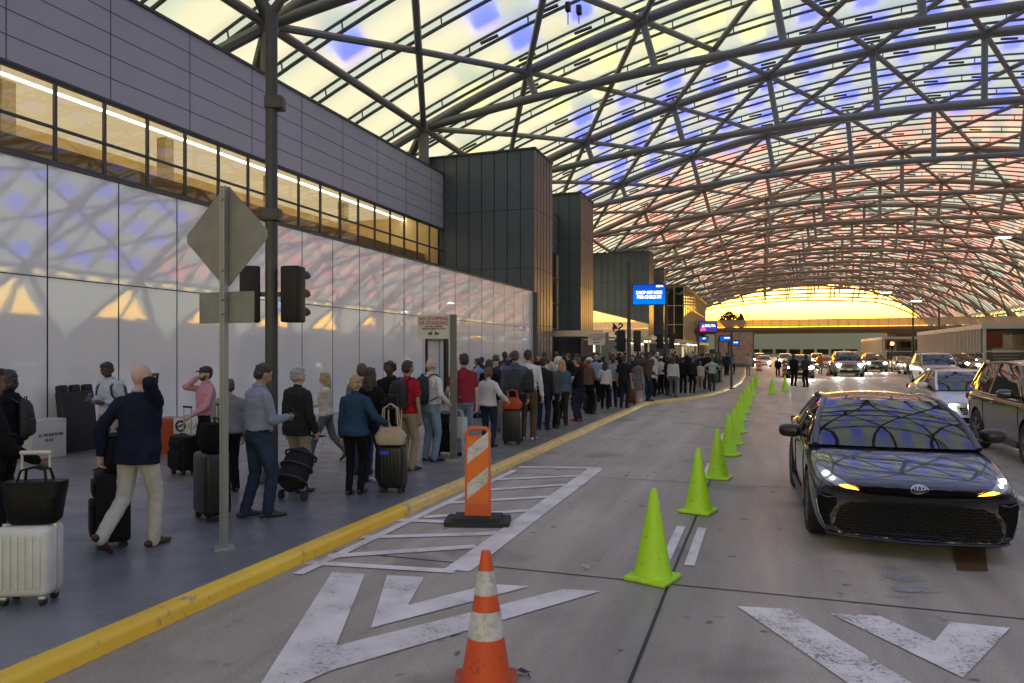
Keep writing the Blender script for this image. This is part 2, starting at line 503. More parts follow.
    # --- hair / hat
    if style != 'bald':
        T = MB()
        if style == 'fringe':
            T.ell(S_(Hf((0,-.030,1.607))), (.083*k,.076*k,.052*k), M=Mh)
        else:
            T.ell(S_(Hf((0,-.020,1.655))), (.083*k,.096*k,.094*k), M=Mh, n=16, k=10)
            T.ell(S_(Hf((0,-.045,1.61))), (.080*k,.066*k,.075*k), M=Mh)
            T.ell(S_(Hf((0,.035,1.705))), (.062*k,.055*k,.038*k), M=Mh)
            if style == 'curly':
                for q in range(12):
                    a = q*2.4; T.ell(S_(Hf((.075*math.cos(a),-.03+.075*math.sin(a),1.66+.03*math.sin(q*1.7)))), (.04*k,.04*k,.045*k))
            if style in ('bob','long','pony'):
                for s in (1,-1): T.ell(S_(Hf((s*.066,-.015,1.60))), (.026*k,.06*k,.085*k), M=Mh)
            if style == 'bob': T.ell(S_(Hf((0,-.05,1.56))), (.090*k,.060*k,.075*k), M=Mh)
            if style == 'long':
                T.ell(S_(Hf((0,-.075,1.50))), (.092*k,.046*k,.17*k), M=Mh)
                for s in (1,-1): T.ell(S_(Hf((s*.078,-.025,1.50))), (.028*k,.045*k,.14*k), M=Mh)
            if style == 'pony': T.cap(S_(Hf((0,-.10,1.66))), S_(Hf((0,-.14,1.46))), .035*k, .022*k)
            if style == 'bun': T.ell(S_(Hf((0,-.11,1.70))), (.045*k,.045*k,.045*k))
        me = remesh(T, vox*.8, 2); rumple(me, .011, 26, seed+9)
        finish(me, 'hair', hairmat(hair), t)
    if beard:
        T = MB(); T.ell(S_(Hf((0,.052,1.548))), (.050*k,.048*k,.040*k), M=Mh)
        for s in (1,-1): T.cap(S_(Hf((s*.062,.025,1.60))), S_(Hf((s*.045,.06,1.553))), .018*k, .022*k)
        me = remesh(T, vox*.8, 2); finish(me, 'beard', hairmat(hair if hair != 'white' else 'grey'), t)
    if cap is not None:
        T = MB(); T.ell(S_(Hf((0,-.012,1.672))), (.090*k,.108*k,.082*k), M=Mh, n=16, k=10)
        T.ell(S_(Hf((0,.10,1.672))), (.072*k,.075*k,.012*k), M=Mh)
        me = remesh(T, vox*.75, 2); finish(me, 'cap', cloth(cap), t)
    if open_collar is not None:
        T = MB(); T.tube([S_(Uf((.062*math.cos(2*PI*i/18), -.004+.062*math.sin(2*PI*i/18), 1.487+.012*math.cos(2*PI*i/18+PI)*0-.02*max(0,math.sin(2*PI*i/18))))) for i in range(18)], .018*k, 8, closed=True)
        T.build('collar', cloth(open_collar), t)
    if belt:
        T = MB(); T.tube([S_(((.170*b)*math.cos(2*PI*i/22), (.118*b)*math.sin(2*PI*i/22), .985)) for i in range(22)], .016*k, 6, closed=True); T.build('belt', M_BLACK, t)
    t['hr'] = list(S_(arms[1][2])); t['hl'] = list(S_(arms[-1][2]))
    for key in ('hr','hl'): HANDS[(t.name, key)] = S_(arms[1 if key == 'hr' else -1][2] + (arms[1 if key == 'hr' else -1][2]-arms[1 if key == 'hr' else -1][1]).normalized()*.08)
    del t['hr'], t['hl']
    return t
HANDS = {}
def ray_rz(px):
    k_ = (px-HX)/FPX; d = FW+RT*k_
    return math.atan2(-d.x, d.y)
def put(px, fy, hy, face, label, z=.1, d=None, **kw):
    if d is None: d = (CAMZ-z)*FPX/(fy-HY)
    p = dpt(px, d, z)
    H = (fy-hy)*d/FPX
    if 'H' in kw: H = kw.pop('H')
    return person(label, p, ray_rz(px)-R(face), H=H, **kw)
def hand_world(t, key):
    M = Matrix.Rotation(t.rotation_euler.z, 3, 'Z')
    return M @ HANDS[(t.name, key)] + t.location
# ------------------------------------------------------------------ luggage and small carried things
def suitcase(label, loc, rz, w_=.40, d=.24, h=.58, col=(.02,.02,.022), soft=False, handle=.42, cat='suitcase', ribs=True, group=None, hcol=None):
    t = thing('suitcase', label, cat, loc, rz, group)
    m_ = mat('case_%02x%02x%02x_%d' % (int(col[0]*255), int(col[1]*255), int(col[2]*255), soft), col, .75 if soft else .38, var=.1, bumpk=.15 if soft else 0, spec=.2 if soft else .4)
    z0 = .065
    m = MB(); m.cbox((0,0,z0+h/2), (w_,d,h), bevel=.05 if not soft else .03)
    sh = m.build('shell', m_, t)
    if ribs and not soft:
        r = MB(); n = 6
        for i in range(n):
            x = -w_/2+.06+(w_-.12)*i/(n-1)
            r.cbox((x,-d/2-.002,z0+h/2), (.028,.014,h-.12), bevel=.006)
        r.build('ribs', m_, t)
        r = MB(); r.cbox((0,0,z0+h/2), (w_+.006,.014,h+.006), bevel=.006); r.build('zip', M_BLACK if sum(col) < .3 else M_ALU, t)
    if soft:
        r = MB(); r.cbox((0,-d/2-.02,z0+h*.34), (w_*.8,.05,h*.5), bevel=.02); r.build('front_pocket', m_, t)
        r = MB(); r.cbox((0,-d/2-.012,z0+h*.78), (w_*.8,.03,h*.2), bevel=.012); r.build('front_pocket', m_, t)
    for sx in (-1,1):
        for sy in (-1,1):
            q = MB(); x, y = sx*(w_/2-.055), sy*(d/2-.05)
            q.tube([(x-.016,y,.03),(x+.016,y,.03)], .03, 12); wl = q.build('wheel', M_RUB, t)
            q = MB(); q.cbox((x,y,.055), (.05,.05,.03), bevel=.008); q.build('wheel_fork', M_ALU if sum(col) > .8 else M_BLACK, wl)
    if handle > 0:
        hm = hcol or M_ALU
        q = MB(); hw = w_*.26
        q.tube([(-hw,d/2-.05,z0+h-.02),(-hw,d/2-.05,z0+h+handle)], .009, 8); q.build('handle_rod', hm, t)
        q = MB(); q.tube([(hw,d/2-.05,z0+h-.02),(hw,d/2-.05,z0+h+handle)], .009, 8); q.build('handle_rod', hm, t)
        q = MB(); q.tube([(-hw-.01,d/2-.05,z0+h+handle),(hw+.01,d/2-.05,z0+h+handle)], .016, 8); q.build('grip', hm if hcol else M_BLACK, t)
    q = MB(); q.tube([(-.08,0,z0+h),(-.07,0,z0+h+.03),(.07,0,z0+h+.03),(.08,0,z0+h)], .010, 6); q.build('top_handle', M_BLACK, t)
    return t
def backpack(p, label, col=(.012,.012,.014), k=1.0, H=1.75):
    """worn on a person's back: a thing of its own that sits where the back is"""
    t = thing('backpack', label, 'backpack', p.location, p.rotation_euler.z)
    s = H/1.75; m_ = mat('pack_%02x%02x%02x' % tuple(int(c*255) for c in col), col, .7, var=.15, bumpk=.2)
    f = lambda y, z: (0, y*s, z*s)
    rings = []
    for z, w_, d in ((.95,.09,.04),(.98,.135,.07),(1.05,.15,.085),(1.2,.147,.08),(1.33,.135,.065),(1.39,.10,.045),(1.41,.05,.02)):
        rings.append([(k*w_*s*math.copysign(abs(math.cos(a))**.6,math.cos(a)), (-.135-d*.9)*s + d*k*s*math.copysign(abs(math.sin(a))**.6,math.sin(a)), z*s) for a in [2*PI*j/20 for j in range(20)]])
    m = MB(); m.loft(rings); m.build('bag_body', m_, t)
    m = MB(); m.cbox((0,-.30*s*k**.5,1.09*s), (.22*s*k,.06*s,.2*s), bevel=.03); m.build('front_pocket', m_, t)
    for sx in (-1,1):
        m = MB(); m.tube([(sx*.075*s,-.15*s,1.37*s),(sx*.095*s,-.07*s,1.435*s),(sx*.11*s,.03*s,1.43*s),(sx*.125*s,.125*s,1.36*s),(sx*.15*s,.125*s,1.22*s),(sx*.175*s,.0,1.06*s),(sx*.13*s,-.16*s,1.0*s)], .020*s, 6, sq=.5); m.build('strap', m_, t)
    m = MB(); m.tube([(-.03*s,-.18*s,1.40*s),(-.02*s,-.19*s,1.435*s),(.02*s,-.19*s,1.435*s),(.03*s,-.18*s,1.40*s)], .008*s, 6); m.build('grab_loop', m_, t)
    return t
def shopper(label, loc, rz, w_, d, h, col, strap=.2, name='tote_bag', cat='bag', kind='leather', top=1.15):
    t = thing(name, label, cat, loc, rz)
    m_ = cloth(col, kind); rings = []
    for z, a in ((0,.80),(.02,.90),(h*.5,1.0),(h*.9,top),(h,top)):
        rings.append([(w_/2*a*math.copysign(abs(math.cos(q))**.45,math.cos(q)), d/2*(a if z < h*.6 else .8)*math.copysign(abs(math.sin(q))**.45,math.sin(q)), z) for q in [2*PI*j/24 for j in range(24)]])
    m = MB(); m.loft(rings); m.build('bag_body', m_, t)
    for s in (-1,1):
        m = MB(); m.tube([(-w_*.28,s*d*.34,h*.9),(-w_*.22,s*d*.2,h+strap*.8),(0,s*d*.12,h+strap),(w_*.22,s*d*.2,h+strap*.8),(w_*.28,s*d*.34,h*.9)], .009, 6); m.build('handle', m_, t)
    return t
def phone(loc, rz, label, tilt=20):
    t = thing('mobile_phone', label, 'phone', loc, rz)
    M = Matrix.Rotation(R(tilt), 3, 'X')
    m = MB(); m.cbox((0,0,0), (.075,.009,.15), bevel=.004, M=M); m.build('phone_case', M_BLACK, t)
    m = MB(); m.cbox(M @ Vector((0,-.0056,0)), (.066,.002,.138), M=M); m.build('screen', mat('phone_screen', (.05,.055,.065), .1), t)
    return t
def at_hand(t, key): return hand_world(t, key)

BLK = (.008,.008,.009); NAVY = (.014,.022,.05); JEAN = (.035,.055,.11); LJEAN = (.16,.24,.33); WHT = (.58,.58,.58); KHA = (.30,.24,.15); GRY = (.16,.16,.165)
# --- the nearest travellers, left to right
pA = put(-21, 592, 365, 75, 'person in black cut off by the left edge, gripping the white suitcase handle', d=5.35, H=1.70, fem=True, skin='brown', hair='black', style='bun',
     top=BLK, topk='plain', legs=BLK, pose=dict(hr=(.10,.36,.985), lean=6), vox=.012, build=1.2)
pB = put(9, 518, 371, -60, 'woman with dark hair and black backpack standing behind the left-edge traveller', fem=True, skin='tan', hair='dark', style='bob', top=BLK, topk='jacket', legs=BLK, vox=.012, H=1.62)
backpack(pB, 'black backpack with metal studs on the dark-haired woman at the left edge', (.010,.010,.013), .68, 1.6)
pC = put(110, 470, 361, -138, 'man in pale blue shirt with backpack straps looking down at his phone', skin='dark', hair='black', style='short', open_collar=(.4,.44,.52), top=(.40,.44,.52), legs=(.26,.24,.22),
     pose=dict(hr=(.05,.34,1.14), hl=(-.10,.20,1.10), pitch=20), vox=.012)
backpack(pC, 'dark backpack worn by the man in the pale blue shirt reading his phone', (.015,.018,.03), .9, 1.65)
phone(at_hand(pC,'hr')+Vector((0,0,.04)), pC.rotation_euler.z+PI, 'dark phone in the hand of the man in the pale blue shirt', -35)
pD = put(138, 548, 363, 38, 'bald man in dark navy blazer and cream trousers walking with a phone at his ear', skin='pale', style='bald', hair='grey', top=(.010,.015,.030), topk='blazer', hem=.80, legs=(.50,.47,.40), open_collar=(.35,.38,.42),
     shoes=(.06,.028,.016), pose=dict(hr=(.125,.05,1.575), er=(.4,-.3,-1), fl=(-.10,-.34,.11,0,40), fr=(.09,.10,0,8,0), lean=4, hl=(-.30,-.12,.90), yaw=-12), vox=.011, build=1.15)
phone(at_hand(pD,'hr'), pD.rotation_euler.z+R(80), 'black phone held to the ear of the bald man in the blazer', 10)
pE = put(207, 474, 366, -112, 'man in pink shirt and dark flat cap with a beard, phoning by the orange bins', skin='fair', hair='dark', style='short', top=(.50,.24,.29), legs=BLK, cap=(.055,.05,.045), beard=True, open_collar=(.5,.24,.29), hem=.965,
     pose=dict(hr=(.115,.09,1.575), er=(.3,.5,-1), hl=(-.20,.32,.98), yaw=5), vox=.012, build=1.1)
phone(at_hand(pE,'hr'), pE.rotation_euler.z+R(80), 'black phone at the ear of the man in pink', 10)
pE2 = put(229, 492, 378, -20, 'traveller in grey half hidden behind the sign post', skin='fair', hair='brown', style='short', top=(.19,.19,.20), legs=BLK, topk='hoodie', vox=.014)
pF = put(258, 517, 362, 62, 'dark-haired man in light blue shirt and navy jeans checking his phone', skin='tan', hair='dark', style='short', top=(.22,.25,.33), legs=(.022,.035,.065), legk='denim',
     pose=dict(hr=(.12,.30,1.12), hl=(-.12,.30,1.10), pitch=20, fr=(.11,.06,0,14,0), fl=(-.10,-.10,0,-2,0), yaw=-5), vox=.011, belt=True, build=1.1, hem=.975, open_collar=(.22,.25,.33))
phone(at_hand(pF,'hr')+Vector((0,0,.05)), pF.rotation_euler.z+PI, 'dark phone held by the man in the light blue shirt', -40)
pG = put(297, 492, 367, 48, 'grey-haired man in black and grey winter jacket pulling a loaded luggage cart', skin='pale', hair='grey', style='short', top=(.022,.022,.024), topk='jacket', hem=.80, legs=(.30,.26,.17),
     pose=dict(hr=(.26,.10,.86), yaw=-10), vox=.011, build=1.25)
pH = put(326, 461, 372, -75, 'blonde woman in cream sweater and grey-green trousers walking left with folded arms', fem=True, skin='fair', hair='blonde', style='long', top=(.52,.48,.39), topk='knit', legs=(.10,.13,.13),
     pose=dict(hl=(.08,.22,1.14), hr=(-.10,.24,1.10), fl=(-.08,.30,0,0,0), fr=(.08,-.38,.10,0,38), yaw=20), vox=.012)
pK = put(362, 474, 363, 10, 'brown-haired man almost hidden behind the woman in the blue jacket', skin='fair', hair='brown', style='short', top=GRY, legs=JEAN, vox=.014)
pI = put(355, 494, 375, 22, 'woman with short blonde hair in a blue jacket and black trousers', fem=True, skin='fair', hair='blonde', style='short', top=(.022,.050,.095), topk='jacket', hem=.86, legs=BLK, legtype='leggings',
     pose=dict(hr=(.42,.16,1.02), er=(.3,-1,-.5), fr=(.06,.06,0,4,0), fl=(-.07,-.06,0,-4,0)), vox=.011, build=1.1)
pJ = put(370, 482, 367, 25, 'woman with long dark hair in black top, navy jeans and white trainers', fem=True, skin='tan', hair='dark', style='long', top=BLK, legs=(.018,.024,.055), shoes=(.55,.55,.55), vox=.012,
     pose=dict(fr=(.12,.05,0,50,0), fl=(-.08,0,0,10,0)))
pL = put(390, 462, 361, -155, 'person in black with headphones facing the camera, beside the red polo shirt', skin='dark', hair='black', style='curly', top=BLK, topk='hoodie', legs=BLK, vox=.012, pose=dict(hr=(.02,.25,1.15), hl=(-.05,.22,1.1)))
hp = thing('headphones', 'black headphones on the head of the person in black', 'headphones', pL.location, pL.rotation_euler.z)
m = MB(); m.tube([(.088*math.cos(a), -.01, 1.60*.96+.115*math.sin(a)*1.0) for a in [PI*i/12 for i in range(13)]], .012, 6); m.build('headband', M_BLACK, hp)
for s in (-1,1):
    m = MB(); m.ell((s*.09,-.005,1.535),(.022,.04,.045)); m.build('ear_cup', M_BLACK, hp)
pM = put(407, 470, 360, 42, 'man in bright red polo shirt and khaki trousers with a black backpack', skin='tan', hair='dark', style='short', top=(.33,.015,.025), topk='tee', sleeve='short', legs=(.32,.26,.17), vox=.011, build=1.2)
backpack(pM, 'black backpack on the man in the red polo shirt', BLK, 1.05, 1.72)
pN = put(430, 461, 358, 42, 'bald man in white shirt and pale jeans with a black backpack', skin='pale', style='fringe', hair='grey', top=(.55,.54,.55), hem=.97, open_collar=(.55,.54,.55), legs=LJEAN, legk='denim', vox=.011, build=1.2, pose=dict(hr=(.30,.12,1.0)))
backpack(pN, 'black backpack on the bald man in the white shirt', BLK, .9, 1.75)
pO = put(464, 455, 353, -22, 'tall dark-haired man in crimson T-shirt behind the orange barricade', skin='pale', hair='dark', style='short', top=(.24,.022,.04), topk='tee', sleeve='short', legs=(.14,.19,.28), legk='denim', vox=.012, build=1.2,
     pose=dict(hl=(-.30,.18,.95)))
pP = put(488, 447, 367, 28, 'woman with light brown hair in white sweatshirt and navy jeans', fem=True, skin='fair', hair='auburn', style='pony', top=(.52,.51,.52), topk='knit', legs=(.02,.03,.065), vox=.012, pose=dict(hr=(.40,.12,1.02)), build=1.15)
pQ = put(489, 436, 359, 10, 'dark-haired woman in black directly behind the white sweatshirt', fem=True, skin='tan', hair='dark', style='bob', top=BLK, legs=BLK, vox=.016)
pR = put(503, 432, 363, 175, 'person in dark maroon top facing the camera between two taller travellers', fem=True, skin='tan', hair='brown', style='short', top=(.07,.012,.016), legs=KHA, vox=.016)
pS = put(515, 441, 350, 5, 'man with blue-grey hood and dark backpack beside the white-shirted man', skin='fair', hair='brown', style='short', top=(.07,.085,.12), topk='hoodie', legs=NAVY, vox=.014)
backpack(pS, 'dark backpack on the man with the blue-grey hood', (.012,.014,.02), .95, 1.78)
pT = put(528, 440, 349, 8, 'tall man in white shirt and brown trousers with a black backpack and white trainers', skin='fair', hair='dark', style='short', top=(.55,.55,.57), hem=.96, legs=(.10,.070,.035), shoes=(.5,.5,.5), vox=.013, build=1.1, pose=dict(hr=(.27,.05,.84)))
backpack(pT, 'black backpack on the tall man in the white shirt', BLK, 1.0, 1.8)
pW = put(562, 426, 359, -12, 'woman with long blonde hair in a faded denim jacket and black trousers', fem=True, skin='fair', hair='blonde', style='long', top=(.065,.10,.14), topk='jacket', legs=(.03,.028,.026), vox=.014)
pX = put(578, 421, 357, -62, 'man in black T-shirt with hand on hip and bright red shoes', skin='fair', hair='brown', style='short', top=BLK, topk='tee', sleeve='short', legs=(.02,.026,.04), shoes=(.45,.015,.02), vox=.014, build=1.2, pose=dict(hl=(-.24,.10,1.02), el=(-1,-.6,0)))
pY = put(589, 414, 357, 55, 'person in white cap and brown shirt in the queue', skin='tan', hair='brown', style='short', top=(.12,.075,.06), legs=BLK, cap=(.55,.55,.56), vox=.016, pose=dict(hr=(.15,.3,1.05)))
pV = put(551, 428, 361, 160, 'grey-bearded balding man in a slate jacket facing the camera', skin='pale', hair='grey', style='fringe', top=(.06,.07,.075), topk='jacket', legs=BLK, vox=.016, beard=True)
pU = put(543, 430, 357, 15, 'dark-haired person in black with a pink sleeve next to the white-shirted man', skin='tan', hair='black', style='short', top=(.02,.02,.024), legs=NAVY, vox=.016)
pAA = put(605, 409, 361, 8, 'woman with long black hair in white blouse and black trousers near the gray post', fem=True, skin='tan', hair='black', style='long', top=(.48,.46,.46), legs=BLK, vox=.016, pose=dict(hl=(-.2,.25,1.0)))
pBB = put(603, 398, 356, 0, 'worker in a bright yellow safety vest among the queue', skin='dark', hair='black', style='short', top=(.62,.72,.02), topk='jacket', sleeve='none', legs=NAVY, vox=.018)
pCC = put(613, 407, 357, -15, 'man in light blue shirt just right of the gray post', skin='tan', hair='dark', style='short', top=(.20,.28,.38), sleeve='short', legs=NAVY, vox=.016)
pDD = put(624, 408, 355, 22, 'heavily built man in black T-shirt near the kerb', skin='tan', hair='dark', style='short', top=(.014,.014,.016), topk='tee', sleeve='short', legs=(.02,.022,.03), vox=.015, build=1.5)
pEE = put(638, 402, 359, 25, 'woman in a knee-length grey dress with bare legs near the kerb', fem=True, skin='fair', hair='dark', style='bob', top=(.13,.13,.14), sleeve='short', legtype='dress', legs=(.13,.13,.14), shoes=(.5,.5,.5), vox=.015)
pFF = put(652, 398, 359, 25, 'woman in black vest over white sleeves and black trousers', fem=True, skin='tan', hair='dark', style='long', top=(.50,.50,.52), legs=BLK, shoes=(.5,.5,.5), vox=.016)
pGG = put(661, 394, 356, -40, 'man in white cap and white shirt in the distant queue', skin='dark', hair='black', style='short', top=(.46,.44,.42), legs=BLK, cap=(.55,.55,.55), vox=.018)
pHH = put(672, 394, 359, 5, 'person in pale blue top and black trousers near the kerb corner', fem=True, skin='fair', hair='black', style='short', top=(.19,.26,.36), legs=BLK, vox=.017, build=1.25)
pII = put(683, 393, 357, 10, 'person dressed all in black with a dark navy pack by the kerb corner', skin='tan', hair='black', style='short', top=BLK, topk='jacket', legs=BLK, vox=.018)
pJJ = put(692, 393, 357, 30, 'tall person in black standing next to the beige-topped woman', skin='fair', hair='dark', style='short', top=(.016,.018,.024), topk='jacket', legs=BLK, vox=.018)
pKK = put(700, 392, 361, -15, 'woman in beige cardigan and beige trousers by the kerb corner', fem=True, skin='fair', hair='brown', style='bob', top=(.40,.34,.27), topk='knit', legs=(.26,.22,.17), vox=.018)
pLL = put(712, 391, 357, 5, 'broad man in light grey T-shirt with hands on hips', skin='fair', hair='dark', style='short', top=(.33,.33,.34), topk='tee', sleeve='short', legs=(.05,.048,.045), vox=.016, build=1.5, pose=dict(hl=(-.26,.05,1.02), hr=(.26,.05,1.02), el=(-1,-.5,0), er=(1,-.5,0)))
# --- people standing in the road
put(778, 377, 357, -170, 'lone person in black walking in the road beyond the middle cones', z=0, skin='tan', hair='black', style='short', top=BLK, topk='jacket', legs=BLK, vox=.02)
put(793.5, 386, 357, 30, 'left of the two dark figures standing in the road beside a green cone', z=0, skin='brown', hair='black', style='short', top=(.012,.012,.014), topk='jacket', legs=BLK, vox=.02, H=1.78)
put(806, 387, 357, -40, 'right of the two dark figures in the road, in a brownish coat with bent arms', z=0, skin='dark', hair='black', style='short', top=(.05,.035,.03), topk='jacket', legs=BLK, vox=.02, H=1.76, pose=dict(hr=(.1,.3,1.15), hl=(-.1,.3,1.12)))
put(820, 374, 358, 160, 'worker in an orange safety jacket in the road near the grey car', z=0, skin='brown', hair='black', style='short', top=(.65,.17,.03), topk='jacket', legs=(.25,.24,.22), vox=.022, H=1.75)
put(748, 376, 358, 20, 'person in a pale coat at the far pavement end, left of the road figures', skin='fair', hair='brown', style='short', top=(.34,.26,.22), topk='jacket', legs=(.2,.19,.17), vox=.022, H=1.72, build=1.4)

# --- the rest of the queue: eight builds, each copy with its own clothes
VAR = []
def variant(**kw):
    p = person('crowd build', (0,0,0), 0, vox=.021, hands=False, **kw); VAR.append(p); return p
variant(style='short', topk='tee', sleeve='short')
variant(style='short', topk='jacket', pose=dict(hr=(.08,.30,1.12), hl=(-.1,.26,1.08), pitch=16))
variant(fem=True, style='long', topk='knit')
variant(fem=True, style='bob', topk='plain', pose=dict(hl=(-.12,.28,1.05), fr=(.12,.08,0,15,0)))
variant(style='short', topk='plain', build=1.35, pose=dict(yaw=25, fl=(-.13,.05,0,-15,0)))
variant(fem=True, style='pony', topk='hoodie', pose=dict(yaw=-20))
variant(style='fringe', topk='jacket', pose=dict(hr=(.26,.05,1.0), er=(1,-.5,0)))
variant(style='short', topk='hoodie', cap=(.05,.05,.06), pose=dict(yaw=15, hl=(-.22,.2,.95)))
HAS = ['short hair','reading a phone','long hair','bobbed hair','a broad build','a ponytail','thinning hair','a cap']
TOPS = [('black',(.014,.014,.016)),('navy',(.02,.028,.06)),('charcoal',(.05,.05,.054)),('white',(.45,.45,.46)),('grey',(.18,.18,.19)),('dark green',(.03,.055,.035)),('maroon',(.11,.018,.025)),
        ('light blue',(.18,.26,.36)),('beige',(.32,.26,.19)),('brown',(.085,.055,.035)),('dusty pink',(.38,.2,.2)),('teal',(.02,.11,.12))]
TW = [34,19,15,7,8,3,4,6,3,5,2,2]
BOT = [('black',(.014,.014,.015)),('blue jeans',(.05,.075,.13)),('khaki',(.24,.19,.12)),('grey',(.12,.12,.125)),('dark navy',(.016,.022,.045))]
placed = [(o.location.x, o.location.y) for o in COL.objects if o.get('category') == 'person' and o.parent is None]
used = set(); rc = random.Random(23)
def where(x, y):
    if y < 30: return 'by the first entrance canopy' if x < -7 else 'near the blue screen pole'
    if y < 40: return 'on the widened pavement' if x > -5 else 'behind the kerb-side row'
    if y < 52: return 'midway along the queue'
    return 'at the far queue end'
def recolour(c, variant_i, top, bot, skin_, hair_):
    for ch in c.children:
        nm = ch.name.split('.')[0]
        m_ = {'body': None, 'hair': hairmat(hair_), 'trousers': cloth(bot), 'shoe': None, 'cap': None}.get(nm, cloth(top))
        if nm == 'body': m_ = skinmat(skin_)
        if m_ is None: continue
        sl_ = ch.material_slots[0]; sl_.link = 'OBJECT'; sl_.material = m_
n_c = 0; tries = 0
first = [True]*len(VAR)
while n_c < 118 and tries < 9000:
    tries += 1
    y = 17.5 + 46*rc.random()**1.05
    xr = -5.0 if y < 26 else (-3.0 if y < 33 else -2.2)
    xl = -8.2 if y < 24 else (-9.6 if y < 34 else -10.6)
    x = rc.uniform(xl, xr)
    if any((x-a)**2 + (y-b)**2 < .62**2 for a, b in placed): continue
    if y < 19 and x < -7.4: continue
    vi = rc.randrange(len(VAR)); ti = rc.choices(range(len(TOPS)), TW)[0]; bi = rc.choices(range(len(BOT)), [8,4,2,2,4])[0]
    wh = where(x, y)
    lab = None
    for _ in range(40):
        bt = BOT[bi][0] if 'jeans' in BOT[bi][0] else BOT[bi][0]+' trousers'
        cand = f"{TOPS[ti][0]} top, {bt}, {HAS[vi]}, {wh}" 
        if cand not in used: lab = cand; break
        vi = rc.randrange(len(VAR)); ti = rc.choices(range(len(TOPS)), TW)[0]; bi = rc.choices(range(len(BOT)), [8,4,2,2,4])[0]
    if lab is None: continue
    used.add(lab); placed.append((x, y))
    if first[vi]: c = VAR[vi]; first[vi] = False
    else: c = copy_tree(VAR[vi])
    c['label'] = lab; c['group'] = 'travellers queueing on the pavement'
    rz = R(rc.choice([0,0,0,8,-15,20,-40,60,-90,150,180,-60]) + rc.uniform(-15,15))
    c.location = (x, y, .1); c.rotation_euler = (0,0,rz); sc_ = rc.uniform(.93,1.06)*(.95 if vi in (2,3,5) else 1.0); c.scale = (sc_*rc.uniform(.95,1.1), sc_*rc.uniform(.95,1.1), sc_)
    recolour(c, vi, TOPS[ti][1], BOT[bi][1], rc.choices(list(SKIN), [3,5,5,4,4])[0], rc.choices(list(HAIR), [7,7,5,2,2,1,1])[0])
    n_c += 1
for v, f in zip(VAR, first):
    if f:
        for ch in list(v.children): bpy.data.objects.remove(ch)
        bpy.data.objects.remove(v)
print('CROWD', n_c)
# ------------------------------------------------------------------ sky, sun, view
SUN_EL, SUN_AZ = 1.8, -16.0           # degrees; azimuth from +Y towards +X
w = bpy.data.worlds.new('World'); S.world = w; w.use_nodes = True
nt = w.node_tree; nt.nodes.clear()
wo = nt.nodes.new('ShaderNodeOutputWorld'); bg = nt.nodes.new('ShaderNodeBackground')
sky = nt.nodes.new('ShaderNodeTexSky'); sky.sky_type = 'NISHITA'; sky.sun_disc = False
sky.sun_elevation = R(SUN_EL); sky.sun_rotation = R(SUN_AZ)
sky.air_density = 1.0; sky.dust_density = 1.0; sky.ozone_density = 0.0
nt.links.new(sky.outputs[0], bg.inputs[0]); bg.inputs[1].default_value = 0.15
nt.links.new(bg.outputs[0], wo.inputs['Surface'])
sl = bpy.data.lights.new('Sun', 'SUN'); sl.energy = 0.12; sl.angle = R(1.5); sl.color = (1, .72, .42)
so = bpy.data.objects.new('Sun', sl); COL.objects.link(so)
sd = Vector((math.sin(R(SUN_AZ))*math.cos(R(SUN_EL)), math.cos(R(SUN_AZ))*math.cos(R(SUN_EL)), math.sin(R(SUN_EL))))
so.rotation_euler = sd.to_track_quat('Z', 'Y').to_euler()
so.location = (0, 0, 60)
S.view_settings.view_transform = 'Standard'; S.view_settings.look = 'None'
S.view_settings.exposure = 3.0; S.view_settings.gamma = 1
S.render.engine = 'CYCLES'
S.cycles.use_denoising = True
try: S.cycles.denoiser = 'OPENIMAGEDENOISE'
except Exception: pass
S.cycles.max_bounces = 7; S.cycles.diffuse_bounces = 4; S.cycles.glossy_bounces = 3
S.cycles.transparent_max_bounces = 12; S.cycles.transmission_bounces = 4
S.cycles.sample_clamp_indirect = 6; S.cycles.blur_glossy = .5
S.cycles.use_light_tree = True
S.cycles.caustics_reflective = False; S.cycles.caustics_refractive = False

